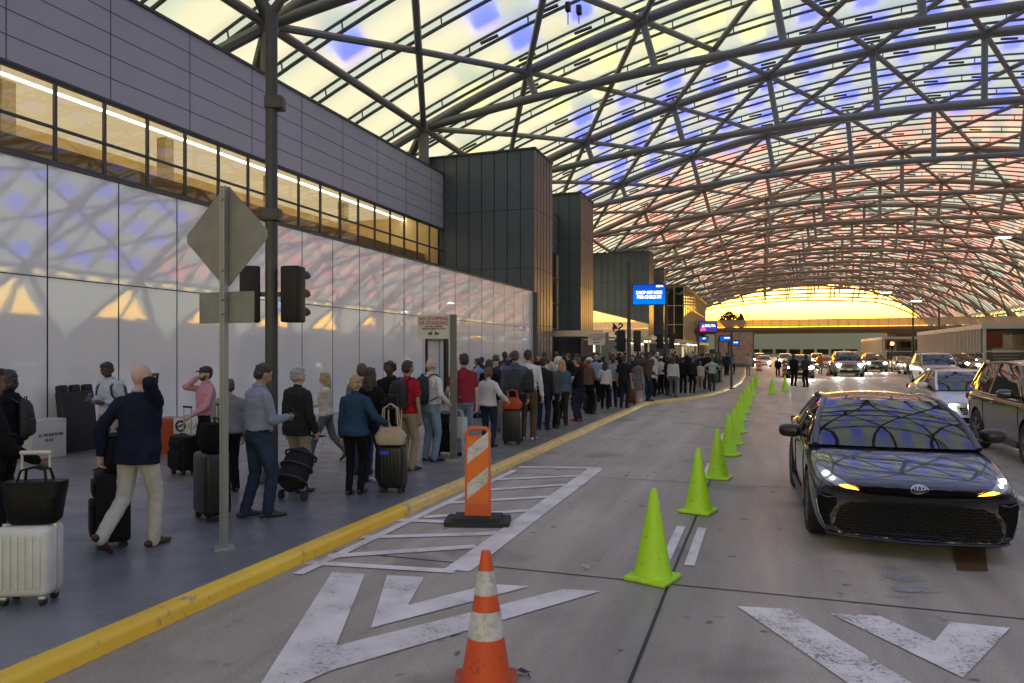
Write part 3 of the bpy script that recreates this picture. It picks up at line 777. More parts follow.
# ------------------------------------------------------------------ setting materials
def road_mat():
    m, nt, out = newmat('road_concrete'); b = bsdf(nt, out, Roughness=.42)
    tc = nt.nodes.new('ShaderNodeTexCoord')
    big = tex_noise(nt, .35, 6, .62, vec=tc.outputs['Object'])
    mp = nt.nodes.new('ShaderNodeMapping'); mp.inputs['Scale'].default_value = (2.6, .22, 1)
    nt.links.new(tc.outputs['Object'], mp.inputs['Vector'])
    streak = tex_noise(nt, 1.0, 5, .6, vec=mp.outputs[0])
    fine = tex_noise(nt, 55, 5, .75, vec=tc.outputs['Object'])
    c = ramp(nt, big, [(.3, (.285,.243,.185)), (.55, (.375,.323,.252)), (.75, (.45,.39,.31))])
    c = mixc(nt, .55, c, ramp(nt, streak, [(.3, .30), (.55, .55), (.75, .74)]), 'OVERLAY')
    c = mixc(nt, .5, c, ramp(nt, fine, [(.25, .15), (.5, .5), (.75, .85)]), 'OVERLAY')
    # oil drips and small dark spots
    vo = nt.nodes.new('ShaderNodeTexVoronoi'); vo.inputs['Scale'].default_value = 4.5; vo.inputs['Randomness'].default_value = 1
    wv = nt.nodes.new('ShaderNodeVectorMath'); wv.operation = 'ADD'
    nn = nt.nodes.new('ShaderNodeTexNoise'); nn.inputs['Scale'].default_value = 9
    nt.links.new(tc.outputs['Object'], nn.inputs['Vector'])
    sc = nt.nodes.new('ShaderNodeVectorMath'); sc.operation = 'SCALE'; sc.inputs['Scale'].default_value = .16
    nt.links.new(nn.outputs['Color'], sc.inputs[0]); nt.links.new(tc.outputs['Object'], wv.inputs[0]); nt.links.new(sc.outputs[0], wv.inputs[1])
    nt.links.new(wv.outputs[0], vo.inputs['Vector'])
    spot = ramp(nt, vo.outputs['Distance'], [(.11, 1.0), (.19, 0.0)])
    gate = ramp(nt, tex_noise(nt, .9, 2, .5, vec=tc.outputs['Object']), [(.47, 0.0), (.58, .8)])
    c = mixc(nt, math_n(nt, 'MULTIPLY', spot, gate), c, (.035,.033,.032))
    # broad soft stains
    v2 = nt.nodes.new('ShaderNodeTexVoronoi'); v2.inputs['Scale'].default_value = .75
    wv2 = nt.nodes.new('ShaderNodeVectorMath'); wv2.operation = 'ADD'; sc2 = nt.nodes.new('ShaderNodeVectorMath'); sc2.operation = 'SCALE'; sc2.inputs['Scale'].default_value = .9
    n3 = nt.nodes.new('ShaderNodeTexNoise'); n3.inputs['Scale'].default_value = 2.3; n3.inputs['Detail'].default_value = 5
    nt.links.new(tc.outputs['Object'], n3.inputs['Vector']); nt.links.new(n3.outputs['Color'], sc2.inputs[0])
    nt.links.new(tc.outputs['Object'], wv2.inputs[0]); nt.links.new(sc2.outputs[0], wv2.inputs[1]); nt.links.new(wv2.outputs[0], v2.inputs['Vector'])
    c = mixc(nt, ramp(nt, v2.outputs['Distance'], [(.10, .5), (.34, 0.0)]), c, (.09,.083,.075))
    # oily centre of the lane
    sep = nt.nodes.new('ShaderNodeSeparateXYZ'); nt.links.new(tc.outputs['Object'], sep.inputs[0])
    fx = math_n(nt, 'PINGPONG', math_n(nt, 'ADD', sep.outputs[0], .7+1.85), 1.85)
    lane = ramp(nt, math_n(nt, 'DIVIDE', fx, 1.85), [(.5, 0.0), (1.0, .42)])
    c = mixc(nt, lane, c, (.10,.095,.09))
    nt.links.new(c, b.inputs['Base Color'])
    rr = ramp(nt, big, [(.3, .44), (.5, .54), (.7, .64)])
    nt.links.new(rr, b.inputs['Roughness'])
    bump(nt, b, fine, .25, .006)
    return m
M_ROAD = road_mat()
def walk_mat():
    m, nt, out = newmat('walk_coating'); b = bsdf(nt, out, Roughness=.38)
    tc = nt.nodes.new('ShaderNodeTexCoord'); sep = nt.nodes.new('ShaderNodeSeparateXYZ')
    nt.links.new(tc.outputs['Object'], sep.inputs[0])
    big = tex_noise(nt, .55, 6, .65, vec=tc.outputs['Object'])
    fine = tex_noise(nt, 40, 4, .7, vec=tc.outputs['Object'])
    mid = tex_noise(nt, 2.6, 5, .7, vec=tc.outputs['Object'])
    blue = ramp(nt, big, [(.3, (.085,.090,.097)), (.55, (.145,.149,.155)), (.75, (.22,.222,.225))])
    gry = ramp(nt, big, [(.3, (.115,.108,.098)), (.55, (.175,.165,.15)), (.75, (.245,.232,.212))])
    fx = math_n(nt, 'GREATER_THAN', sep.outputs[0], -7.2); fy = math_n(nt, 'LESS_THAN', sep.outputs[1], 9.2)
    f = math_n(nt, 'MULTIPLY', fx, fy)
    c = mixc(nt, f, gry, blue)
    c = mixc(nt, .45, c, ramp(nt, fine, [(.25, .3), (.75, .7)]), 'OVERLAY')
    nt.links.new(c, b.inputs['Base Color'])
    nt.links.new(ramp(nt, mid, [(.3, .26), (.55, .42), (.75, .55)]), b.inputs['Roughness'])
    bump(nt, b, fine, .2, .005)
    return m
M_WALK = walk_mat()
def kerb_mat(name, a, bcol, wear):
    m, nt, out = newmat(name); b = bsdf(nt, out, Roughness=.42)
    n = tex_noise(nt, 7, 7, .72); n2 = tex_noise(nt, 1.3, 4, .6)
    f = ramp(nt, n, [(.5-wear, 0.0), (.5-wear+.06, 1.0)])
    c = mixc(nt, f, bcol, a)
    c = mixc(nt, .5, c, ramp(nt, n2, [(.3, .3), (.7, .62)]), 'OVERLAY')
    nt.links.new(c, b.inputs['Base Color']); bump(nt, b, n, .35, .01)
    return m
M_KERB_Y = kerb_mat('kerb_yellow_paint', (.78,.50,.03), (.30,.25,.16), .16)
M_KERB_W = kerb_mat('kerb_worn_paint', (.72,.50,.12), (.42,.36,.26), .10)
def paint_mat(name, col, wear):
    m, nt, out = newmat(name); b = bsdf(nt, out, Roughness=.55)
    n = tex_noise(nt, 38, 6, .75); n2 = tex_noise(nt, 2.2, 3, .6)
    k = math_n(nt, 'ADD', n, math_n(nt, 'MULTIPLY', math_n(nt, 'SUBTRACT', n2, .5), .5))
    f = ramp(nt, k, [(.5-wear-.06, 0.0), (.5-wear+.04, 1.0)])
    t = nt.nodes.new('ShaderNodeBsdfTransparent'); mx = nt.nodes.new('ShaderNodeMixShader')
    c = mixc(nt, ramp(nt, n2, [(.35, 0.0), (.7, 1.0)]), tuple(x*.72 for x in col), col)
    nt.links.new(c, b.inputs['Base Color'])
    nt.links.new(f, mx.inputs[0]); nt.links.new(t.outputs[0], mx.inputs[1]); nt.links.new(b.outputs[0], mx.inputs[2])
    nt.links.new(mx.outputs[0], out.inputs['Surface'])
    return m
M_PAINT = paint_mat('road_marking_paint', (.80,.73,.65), .15)
M_PAINT2 = paint_mat('road_marking_paint_speckled', (.82,.76,.67), .08)
M_BROWN = paint_mat('brown_patch', (.13,.065,.025), .10)
M_SMEAR = paint_mat('pale_smear', (.36,.36,.36), -.07)

# ------------------------------------------------------------------ ground, road, pavement
XK = -3.9        # kerb face
mb = MB(); mb.quad((-1500,-700,-.35),(1500,-700,-.35),(1500,2600,-.35),(-1500,2600,-.35))
struct(mb.build('ground', mat('ground_earth', (.10,.095,.085), .9, var=.3, scale=.05)))
mb = MB(); mb.box(-20, 75, -60, 330, -.3, 0)
struct(mb.build('road', M_ROAD))
# pavement slab: straight to Y 27, then it swells into the road
def kerb_line():
    pts = [(-3.9, y) for y in (-40, 0, 3, 7.6, 14, 20, 25.5)]
    pts += [(-3.75,26.6), (-3.3,27.8), (-2.7,29.3), (-2.2,31.5), (-1.75,35), (-1.4,40), (-1.2,46), (-1.2,60), (-1.6,80), (-2,120), (-2,235)]
    return pts
KL = kerb_line()
mb = MB()
for (xa, ya), (xb, yb) in zip(KL, KL[1:]):
    mb.add([(-40,ya,-.2),(xa-.16,ya,-.2),(xb-.16,yb,-.2),(-40,yb,-.2),(-40,ya,.1),(xa-.16,ya,.1),(xb-.16,yb,.1),(-40,yb,.1)],
           [(4,5,6,7),(1,2,6,5)])
struct(mb.build('pavement', M_WALK))
def kerb_piece(name, pts, m, y0=None):
    prof = [(-.16,-.2),(-.16,.103),(-.045,.103),(-.018,.094),(-.004,.07),(.014,-.2)]
    mb = MB(); rings = []
    for i, (x, y) in enumerate(pts):
        a = Vector(pts[max(i-1,0)]); c = Vector(pts[min(i+1,len(pts)-1)])
        t = (c-a).normalized(); n = Vector((t.y, -t.x))
        rings.append([(x+n.x*u, y+n.y*u, z) for u, z in prof])
    mb.loft(rings, closed=False, smooth=False)
    o = mb.build(name, m, smooth=True, angle=50)
    return struct(o)
def dense(pts, step=.7):
    out = []
    for (a, b), (c, d) in zip(pts, pts[1:]):
        n = max(1, int(math.hypot(c-a, d-b)/step)); n = min(n, 40)
        for i in range(n): out.append((a+(c-a)*i/n, b+(d-b)*i/n))
    return out + [pts[-1]]
kerb_piece('kerb', dense([(-3.9,-40),(-3.9,0),(-3.9,7.55)]), M_KERB_Y)
kerb_piece('kerb', dense([(-3.9,7.56)] + [p for p in KL if p[1] > 7.6 and p[1] < 27]), M_KERB_W)
kerb_piece('kerb', dense([(-3.75,26.61)] + [p for p in KL if p[1] > 26.7]), M_KERB_W)
# joints in the concrete
def ribbon(mb, pts, w, z):
    for p, q in zip(pts, pts[1:]):
        p = Vector((*p[:2], z)); q = Vector((*q[:2], z)); d = (q-p); n = Vector((d.y, -d.x, 0)).normalized()*w/2
        mb.quad(p-n, p+n, q+n, q-n)
mb = MB()
def wob(a, b, n=40, amp=.006):
    return [(a[0]+(b[0]-a[0])*i/n+rnd.uniform(-amp,amp), a[1]+(b[1]-a[1])*i/n+rnd.uniform(-amp,amp)) for i in range(n+1)]
for x in (-.72, 3.05, 6.75, 10.4): ribbon(mb, wob((x,-20),(x,232), 160), .024 if x < 0 else .018, .004)
yj = 5.95 - 4.75*4
while yj < 120:
    ribbon(mb, wob((-3.86, yj-.02),(12, yj+.25), 30), .018, .0045); yj += 4.75
struct(mb.build('road_joints', M_JOINT))
# painted markings, surveyed from the photograph onto the road plane
def poly(mb, pts, z=.008):
    ps = [gpt(x, y, 0) for x, y in pts]
    mb.add([(p.x, p.y, z) for p in ps], [list(range(len(ps)))])
def stripe(mb, a, b, wa, z=.008):
    p = gpt(*a); q = gpt(*b); ribbon(mb, [p, q], wa, z)
def clipx(mb, x=XK+.03):
    for i, v in enumerate(mb.v):
        if v[0] < x: mb.v[i] = (x, v[1], v[2])
mb = MB()
A, B = gpt(457,571), gpt(596,469)
ribbon(mb, [A, B], .24, .008)
stripe(mb, (306,563), (455,572), .11, .0085)
stripe(mb, (519,467.5), (601,468.5), .15, .0085)
for a, b in (((328,557),(476,547)), ((352,537),(498,534)), ((398,520.5),(513,525)), ((424,517.5),(536,510.5)), ((446,503.5),(552,497)),
             ((470,491.5),(566,485)), ((495,480),(582,476))):
    stripe(mb, a, b, .13, .0088)
ribbon(mb, [(XK+.16, 5.2), (XK+.16, 10.9)], .10, .0092)
clipx(mb)
struct(mb.build('hatched_road_marking', M_PAINT))
mb = MB()
poly(mb, [(332,573),(365,575),(336,647),(563,590),(601,592),(330,672),(240,712),(262,683)])
poly(mb, [(387,576),(424,578),(408,606),(490,585),(530,587),(371,629)])
struct(mb.build('chevron_road_marking', M_PAINT))
mb = MB()
poly(mb, [(737,607),(790,610),(1000,738),(1180,640),(1260,645),(1000,790)])
poly(mb, [(830,614),(880,617),(935,642),(950,623),(1010,629),(963,679)])
struct(mb.build('chevron_road_marking', M_PAINT2))
mb = MB()
for y0 in (6.55, 9.9+1.2, 16, 21, 26, 31, 36, 41):
    for x in (-.83, -.61): ribbon(mb, [(x, y0), (x, y0+(1.45 if y0 < 7 else 1.6))], .09, .008)
struct(mb.build('double_dash_road_marking', M_PAINT))
mb = MB()
for x in (3.05, 6.75):
    y0 = 4
    while y0 < 110:
        ribbon(mb, [(x+.12, y0), (x+.12, y0+2.4)], .1, .008); y0 += 6.5
struct(mb.build('lane_line_marking', M_PAINT2))
mb = MB(); poly(mb, [(952,546),(985,546),(988,572),(957,571)]); struct(mb.build('road_patch', M_BROWN))
mb = MB()
def blob(mb, cx, cy, rx, ry, n=14, z=.007):
    c = gpt(cx, cy)
    mb.add([(c.x+rx*math.cos(2*PI*i/n)*rnd.uniform(.6,1.2), c.y+ry*math.sin(2*PI*i/n)*rnd.uniform(.6,1.2), z) for i in range(n)], [list(range(n))])
for cx, cy, rx, ry in ((885,568,.16,.10),(905,578,.18,.12),(915,590,.2,.12),(895,597,.13,.05)): blob(mb, cx, cy, rx, ry, z=.007+rnd.random()*.002)
struct(mb.build('road_smear', M_SMEAR))

# ------------------------------------------------------------------ terminal building on the left
XB, XH = -17.5, -12.0          # facade of the upper floors; white hoarding in front
bl = thing('terminal_building', 'long purple-grey clad terminal with a lit strip of yellow windows, above the white glossy wall', 'building', (XB,0,0))
M_CLAD = mat('purple_grey_cladding', (.40,.39,.435), .42, .0, var=.05, scale=.6)
M_SEAM = mat('cladding_seam', (.03,.03,.035), .7)
mb = MB(); mb.box(-.28, 0, -30, 38.2, 9.06, 12.2, 0); mb.box(-12, -.28, -30, 38.2, 10.0, 12.2, 0)
for i in range(1, 5): mb.box(-.02, .004, -30, 38.2, 9.06+3.14*i/5-.012, 9.06+3.14*i/5+.012, 1)
y = -29.4
while y < 38:
    mb.box(-.02, .005, y-.012, y+.012, 9.06, 12.2, 1); y += 3.0
mb.build('cladding', [M_CLAD, M_SEAM], bl)
mb = MB(); mb.box(-12.05, .06, -30, 38.2, 12.2, 12.3); mb.build('roof_coping', M_DARKMET, bl)
mb = MB(); mb.box(-12, -.02, -30, 38.2, 0, 6.72); mb.build('wall', M_CLAD, bl)
mb = MB(); mb.box(-.25, .07, -30, 38.2, 6.72, 6.86); mb.build('sill_band', M_DARKMET, bl)
mb = MB(); mb.box(-.22, .05, -30, 38.2, 8.98, 9.06); mb.build('lintel_band', M_DARKMET, bl)
M_ROOM = mat('cream_interior', (.75,.60,.32), .7, var=.1, scale=.8)
M_CEIL = emat('added_ceiling_glow', (1,.78,.42), .095)  # glow added to the ceiling so that it brightens the room
mb = MB()
mb.quad((-7,-30,6.9),(-7,38.2,6.9),(-7,38.2,9.9),(-7,-30,9.9), 0)
mb.quad((-7,-30,6.9),(-.25,-30,6.9),(-.25,38.2,6.9),(-7,38.2,6.9), 0)
mb.quad((-7,38.0,6.9),(-.25,38.0,6.9),(-.25,38.0,9.9),(-7,38.0,9.9), 0)
mb.build('interior_wall', M_ROOM, bl)
mb = MB(); mb.quad((-7,-30,9.82),(-7,38.2,9.82),(-.3,38.2,9.82),(-.3,-30,9.82)); mb.build('interior_ceiling', M_CEIL, bl)
mb = MB(); y = -28
while y < 36:
    mb.cbox((-2.4, y+1.5, 9.62), (.12, 2.95, .05)); y += 3.0
mb.build('ceiling_light', emat('warm_strip_light', (1,.88,.66), 1.5), bl)
mb = MB()
for y in range(-27, 38, 6): mb.cbox((-3.4, y, 8.3), (.4,.4,3), 0)
mb.build('interior_column', mat('interior_column_paint', (.4,.32,.18), .7), bl)
mb = MB(); mb.box(-1.2,-1.1,-30,38.2,6.9,7.62); mb.build('interior_railing', mat('interior_counter', (.42,.30,.12), .6), bl)
def glass_mat(name, tint=(.9,.9,.9), refl=1.0, rough=.02):
    m, nt, out = newmat(name)
    t = nt.nodes.new('ShaderNodeBsdfTransparent'); t.inputs[0].default_value = (*tint, 1)
    g = nt.nodes.new('ShaderNodeBsdfGlossy'); g.inputs['Roughness'].default_value = rough
    fr = nt.nodes.new('ShaderNodeFresnel'); fr.inputs['IOR'].default_value = 1.6
    mx = nt.nodes.new('ShaderNodeMixShader')
    nt.links.new(math_n(nt, 'MULTIPLY', fr.outputs[0], refl, True), mx.inputs[0])
    nt.links.new(t.outputs[0], mx.inputs[1]); nt.links.new(g.outputs[0], mx.inputs[2])
    nt.links.new(mx.outputs[0], out.inputs['Surface'])
    return m
M_GLASS = glass_mat('window_glass', (.80,.80,.78), 1.3)
M_GLASSD = glass_mat('tinted_glass', (.30,.33,.35), 2.2)
k = 0
y = -2.63
while y < 38:
    y1 = min(y+1.5, 38.15)
    mb = MB()
    mb.box(-.06, .03, y, y+.07, 6.86, 8.98); mb.box(-.06, .02, y+.07, y1, 7.74, 7.81)
    mb.box(-.06, .022, y+.07, y1, 8.93, 8.98); mb.box(-.06, .022, y+.07, y1, 6.86, 6.91)
    fr = mb.build('window', M_DARKMET, bl)
    g = MB(); g.quad((-.02,y+.07,6.91),(-.02,y1,6.91),(-.02,y1,8.93),(-.02,y+.07,8.93)); g.build('pane', M_GLASS, fr)
    y += 1.5; k += 1
# white glossy hoarding
def hoarding_mat():
    m, nt, out = newmat('white_gloss_panel'); b = bsdf(nt, out, Roughness=.34, Base_Color=(.75,.755,.77))
    b.inputs['Coat Weight'].default_value = 1; b.inputs['Coat Roughness'].default_value = .035; b.inputs['Coat IOR'].default_value = 2.5
    n = tex_noise(nt, .7, 3, .5); bp = nt.nodes.new('ShaderNodeBump'); bp.inputs['Strength'].default_value = .06; bp.inputs['Distance'].default_value = .05
    nt.links.new(n, bp.inputs['Height']); nt.links.new(bp.outputs[0], b.inputs['Coat Normal'])
    c = ramp(nt, tex_noise(nt, .5, 4, .5), [(.3, (.80,.81,.81)), (.7, (.85,.86,.86))])
    nt.links.new(c, b.inputs['Base Color'])
    return m
M_HOARD = hoarding_mat()
def hoarding(y0, y1, ztop, label, door=None):
    t = thing('white_wall', label, 'wall', (XH,0,0))
    mb = MB()
    if door:
        d0, d1, dz = door
        mb.box(-.2, 0, y0, d0, 0, ztop); mb.box(-.2, 0, d1, y1, 0, ztop); mb.box(-.2, 0, d0, d1, dz, ztop)
    else: mb.box(-.2, 0, y0, y1, 0, ztop)
    mb.build('panels', M_HOARD, t)
    j = MB(); y = 9.38
    while y - 1.5 > y0: y -= 1.5
    while y < y1:
        if not door or not (door[0]-.02 < y < door[1]+.02): j.box(-.01, .004, y-.011, y+.011, .1, ztop)
        elif door: j.box(-.01, .004, y-.011, y+.011, door[2], ztop)
        y += 1.5
    j.box(-.01, .003, y0, y1, 3.22, 3.24)
    j.build('panel_joints', M_SEAM, t)
    c = MB(); c.box(-.24, .03, y0, y1, ztop, ztop+.06); c.build('top_trim', M_DARKMET, t)
    if door:
        f = MB()
        f.box(-.1,.05,d0-.02,d0+.12,.1,dz); f.box(-.1,.05,d1-.28,d1+.02,.1,dz); f.box(-.1,.052,d0-.02,d1+.02,dz-.08,dz+.08)
        fo = f.build('door_frame', M_BLACK, t)
        p = MB(); p.box(-.08,-.03,d0+.12,d1-.28,.1,dz-.08); p.build('door', mat('pale_door', (.5,.52,.52), .4), t)
        e = MB(); e.box(.055,.08,d0+.1,d1-.6,dz-.10,dz+.22); e.build('exit_plate', mat('green_plate', (.01,.12,.07), .5), t)
    return t
hoarding(-30, 38.1, 5.23, 'long white gloss-panelled wall behind the nearest travellers, reflecting the canopy', door=(24.6, 26.6, 2.45))
hoarding(53.2, 81.2, 5.0, 'shorter white gloss wall glowing yellow between the second and third dark towers')
pl = MB(); pl.cbox((-12.0, 38.3, 2.6), (.5,.36,5.2)); pl.cbox((-12.0, 38.3, .06+.1), (.56,.42,.12)); tag(pl.build('corner_pillar', M_DARKMET), 'dark square pillar closing the far end of the long white wall', 'pillar')

# dark metal towers
M_TOWER = mat('dark_standing_seam', (.075,.105,.135), .5, .0, var=.12, scale=.5)
M_TSIDE = mat('warm_glow_tower_side', (.17,.14,.13), .32, .35, var=.1, scale=.6)  # lighter warm copy of the cladding colour, for the glow on side faces
def tower(y0, y1, label, z=13.2, back=-23):
    t = thing('clad_tower', label, 'tower', (XH,y0,0))
    D = y1-y0; W = XH-back
    mb = MB(); mb.box(-W, 0, 0, D, 0, z, 0)
    x = -.78
    while x > -W:
        mb.box(x-.014, x+.014, -.03, .01, 0, z, 1); x -= .78
    for h in (3.4, 6.6, 9.9): mb.box(-W, 0, -.012, .01, h-.014, h+.014, 1)
    mb.build('wall', [M_TOWER, M_SEAM], t)
    s = MB(); s.box(.0, .06, -.03, D, 0, z, 0); yy = .5
    while yy < D-.2:
        s.box(.05, .075, yy-.012, yy+.012, 0, z, 1); yy += .6
    for h in (3.4, 6.6, 9.9): s.box(.05,.068,-.03,D,h-.014,h+.014,1)
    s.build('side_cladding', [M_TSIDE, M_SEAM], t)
    c = MB(); c.box(-W-.05, .12, -.08, D+.05, z, z+.1); c.build('coping', M_DARKMET, t)
    return t
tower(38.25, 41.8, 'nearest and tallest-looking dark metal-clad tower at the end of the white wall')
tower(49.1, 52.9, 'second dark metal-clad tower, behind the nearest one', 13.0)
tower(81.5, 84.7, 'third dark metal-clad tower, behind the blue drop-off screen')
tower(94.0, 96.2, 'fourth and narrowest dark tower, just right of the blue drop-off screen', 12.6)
# recessed links between the towers
def link_block(y0, y1, label, ent=True):
    t = thing('entrance_block', label, 'building', (XH,y0,0)); D = y1-y0
    m = MB(); m.box(-8, -1.6, .02, D-.02, 3.4, 11.6, 0)
    for i in range(12):
        zz = 8.9+i*.2; m.box(-1.62,-1.52,.4,D-.4,zz,zz+.11,1)
    m.build('wall', [M_TOWER, M_ALU], t)
    g = MB(); g.box(-1.58,-1.53,.3,D-.3,3.5,8.7); g.build('glass', M_GLASSD, t)
    f = MB()
    for i in range(5): f.box(-1.6,-1.46,.3+i*(D-.7)/4,.38+i*(D-.7)/4,3.45,8.75)
    for zz in (3.45,5.2,6.95,8.7): f.box(-1.6,-1.47,.3,D-.3,zz,zz+.07)
    f.build('glass_frame', M_ALU, t)
    e = MB(); e.box(-8,-1.7,.02,D-.02,.1,3.35); e.build('doorway', mat('red_brown_entrance', (.085,.028,.022), .45, var=.3, scale=.7), t)
    d = MB()
    for i in range(4): d.box(-1.7,-1.62,.8+i*(D-1.6)/4,.9+i*(D-1.6)/4,.1,3.0)
    d.build('door_frame', M_DARKMET, t)
    return t
link_block(41.85, 49.05, 'recessed louvred block with a red-brown entrance between the two nearest towers')
link_block(84.75, 93.95, 'recessed block between the third and fourth towers')
M_CANW = mat('canopy_fascia', (.42,.40,.38), .5, var=.08)
def ent_canopy(x0, x1, y0, y1, z, label, posts=True, lights=0):
    t = thing('entrance_canopy', label, 'canopy', (x0,y0,0)); W = x1-x0; D = y1-y0
    m = MB(); m.box(0, W, 0, D, z, z+.28); m.build('slab', M_CANW, t)
    m = MB(); m.box(W, W+.03, -.03, D+.03, z-.02, z+.34); m.box(0, W, -.03, 0, z-.02, z+.34); m.build('fascia', M_ALU, t)
    if posts:
        for yy in (.2, D-.2):
            p = MB(); p.tube([(W-.2,yy,.1),(W-.2,yy,z)], .07, 10); p.build('post', M_ALU, t)
    if lights:
        l = MB()
        for i in range(lights): l.cbox((W*.55, D*(i+.5)/lights, z-.02), (.5,.5,.03))
        l.build('downlight', emat('warm_downlight', (1,.85,.55), 6), t)
    return t
ent_canopy(-12.0, -8.9, 42.0, 51.0, 2.85, 'pale flat entrance canopy carrying the dark S4 characters', lights=0)
ent_canopy(-12.0, -8.4, 58, 70, 2.9, 'pale flat canopy below the yellow-glowing wall', lights=2)
ent_canopy(-12.0, -8.2, 76, 92, 2.9, 'white-edged flat canopy with warm downlights behind the black signal heads', lights=4)
ent_canopy(-12.0, -8.4, 104, 124, 3.0, 'farthest flat canopy below the glass-fronted block', lights=4)
s4 = text_mesh('S4', .78, extrude=.04, bold=.012); s4.materials.clear(); s4.materials.append(M_BLACK)
o = link('sign_characters', s4); o.location = (-8.75, 45.9, 3.45); o.rotation_euler = (R(90),0,R(180))
tag(o, 'dark freestanding characters S4 seen from behind on the edge of the entrance canopy', 'sign')
# lit rooms under the canopies
for (ya, yb, lab, colr) in ((53.4,58.5,'warmly lit shopfront window left of the black signal heads',(1,.82,.45)), (100,118,'warmly lit glass vestibule under the farthest canopy',(1,.85,.5))):
    t = thing('lit_vestibule', lab, 'vestibule', (XH+.1,ya,0)); D = yb-ya
    m = MB(); m.quad((.1,0,.1),(.1,D,.1),(.1,D,2.75),(.1,0,2.75)); m.build('lit_interior', emat('lit_room', (1,.80,.42), .45), t)
    m = MB(); m.box(.0,1.6,-.05,0,.1,2.8); m.build('side_panel', M_CANW, t); m = MB(); m.box(.0,1.6,D,D+.05,.1,2.8); m.build('side_panel', M_CANW, t)
    f = MB()
    for i in range(6): f.box(1.5,1.58,i*(D-.08)/5,i*(D-.08)/5+.08,.1,2.8)
    f.box(1.5,1.58,0,D,2.72,2.8); f.build('glass_frame', M_ALU, t)
    g = MB(); g.quad((1.54,0,.1),(1.54,D,.1),(1.54,D,2.75),(1.54,0,2.75)); g.build('glass', M_GLASS, t)
t = thing('blue_display_panel', 'dark blue poster panel between the entrance canopies behind the crowd', 'panel', (-9.6, 70.5, 0))
m = MB(); m.cbox((0,0,1.45),(2.6,.12,2.7)); m.build('frame', M_CANW, t)
m = MB(); m.quad((-1.2,-.07,.3),(1.2,-.07,.3),(1.2,-.07,2.7),(-1.2,-.07,2.7)); m.build('poster', mat('navy_poster', (.012,.018,.075), .3, var=.3, scale=1.2), t)

# glass-fronted block beyond the towers
t = thing('glass_block', 'tall glass-walled terminal block beyond the dark towers', 'building', (XH,119.5,0))
m = MB(); m.box(-12, -.3, 0, 48, 0, 12.4, 0); m.build('wall', mat('glass_block_core', (.16,.155,.14), .5, var=.3, scale=.3), t)
g = MB(); g.box(-12, -.02, -.2, -.15, 0, 12.5); g.box(-.05, .0, -.2, 48, 0, 12.5); g.build('glass', M_GLASSD, t)
f = MB()
for i in range(9): f.box(-12+i*1.5-.05, -12+i*1.5+.05, -.3, -.16, 0, 12.6)
for i in range(17): f.box(0,.12,i*3-.2-.05,i*3-.2+.05,0,12.6)
for zz in (0.1,3.2,6.3,9.4,12.5): f.box(-12,.1,-.29,-.2,zz,zz+.1); f.box(0,.1,-.2,48,zz,zz+.1)
f.build('mullions', M_ALU, t)
m = MB(); m.box(-12.2,.3,-.4,48.2,12.6,12.8); m.build('roof', M_DARKMET, t)

# ------------------------------------------------------------------ canopy vault
cv = thing('vault_canopy', 'huge white arched canopy of translucent cushions on a grey steel lattice, over the whole roadway', 'canopy roof', (0,0,0))
Y0R, DY = 37.7, 13.9
XL, XR = -18.5, 44.5
def ztop(x):
    z = 21.6 - .00696*(x-12.65)**2
    if x > 30: z -= .02*(x-30)**2
    return z
def zbot(x): return ztop(x) - max(0, 4.1*(1-((x-13)/31.5)**2))
def tbot(x, y):
    g = (ztop(x+.1)-ztop(x-.1))/.2; d = max(0, 4.3*(1-((x-13)/31.5)**2)); n = math.hypot(1, g)
    return (x + d*g/n, y, ztop(x) - d/n)
def zskin(x): return ztop(x) + 1.05
NX = [XL + i*6.3 for i in range(11)]
rows = list(range(-6, 15))
for kx in rows:
    y = Y0R + kx*DY
    m = MB()
    xs = [XL + i*2.1 for i in range(31)]
    m.tube([(x, y, ztop(x)) for x in xs], .27, 10)
    m.tube([tbot(x, y) for x in xs], .23, 10)
    for x in NX[1:-1]:
        m.tube([(x, y, ztop(x)), tbot(x, y)], .19, 8, cap=False)
        m.ell((x, y, ztop(x)), (.42,.42,.42), n=10, k=6)
    for x in (XL, XR): m.ell((x,y,ztop(x)), (.48,.48,.48), n=10, k=6)
    # feet: a post and two raking legs at the left, V legs to the pedestals at the right
    m.tube([(XL,y,ztop(XL)),(XL,y,11.6)], .3, 10)
    for s_ in (-1, 1):
        m.tube([(XL,y,ztop(XL)),(XL-4.2,y+s_*3.2,11.2)], .24, 8)
        m.tube([(XR,y,ztop(XR)),(XR+2.6,y+s_*DY*.27,ztop(XR)-3.6),(XR+4.2,y+s_*DY*.5,2.4)], [.3,.34,.36], 10)
    m.tube([(XR,y,ztop(XR)),(XR+3.0,y,ztop(XR+2.6)-1.2),(XR+4.0,y,5.4)], .2, 8)
    o = m.build('arch_truss', M_STEEL, cv)
    if kx == rows[-1]: continue
    d = MB()
    for i in range(len(NX)-1):
        for (a, b) in ((i, i+1), (i+1, i)):
            d.tube([(NX[a], y, ztop(NX[a])), ((NX[a]+NX[b])/2, y+DY/2, ztop((NX[a]+NX[b])/2)), (NX[b], y+DY, ztop(NX[b]))], .17, 8, cap=False)
    d.build('lattice_brace', M_STEEL, cv)
    p = MB()
    p.prism([(-1.1,-1.2),(1.1,-1.2),(.7,1.2),(-.7,1.2)], 0, 2.5, 'z')
    p.v = [(v[0]+XR+4.2, v[1]+y+DY/2, v[2]) for v in p.v]
    p.build('pedestal', M_CONC, cv)
DP = DY/4
LH = []; LP = []; LNAMES = ['blue','violet','yellow','red','orange']
SX = [-21.9 + i*2.0 for i in range(35)]
NP0, NP1 = 6*4+0, 14*4+2
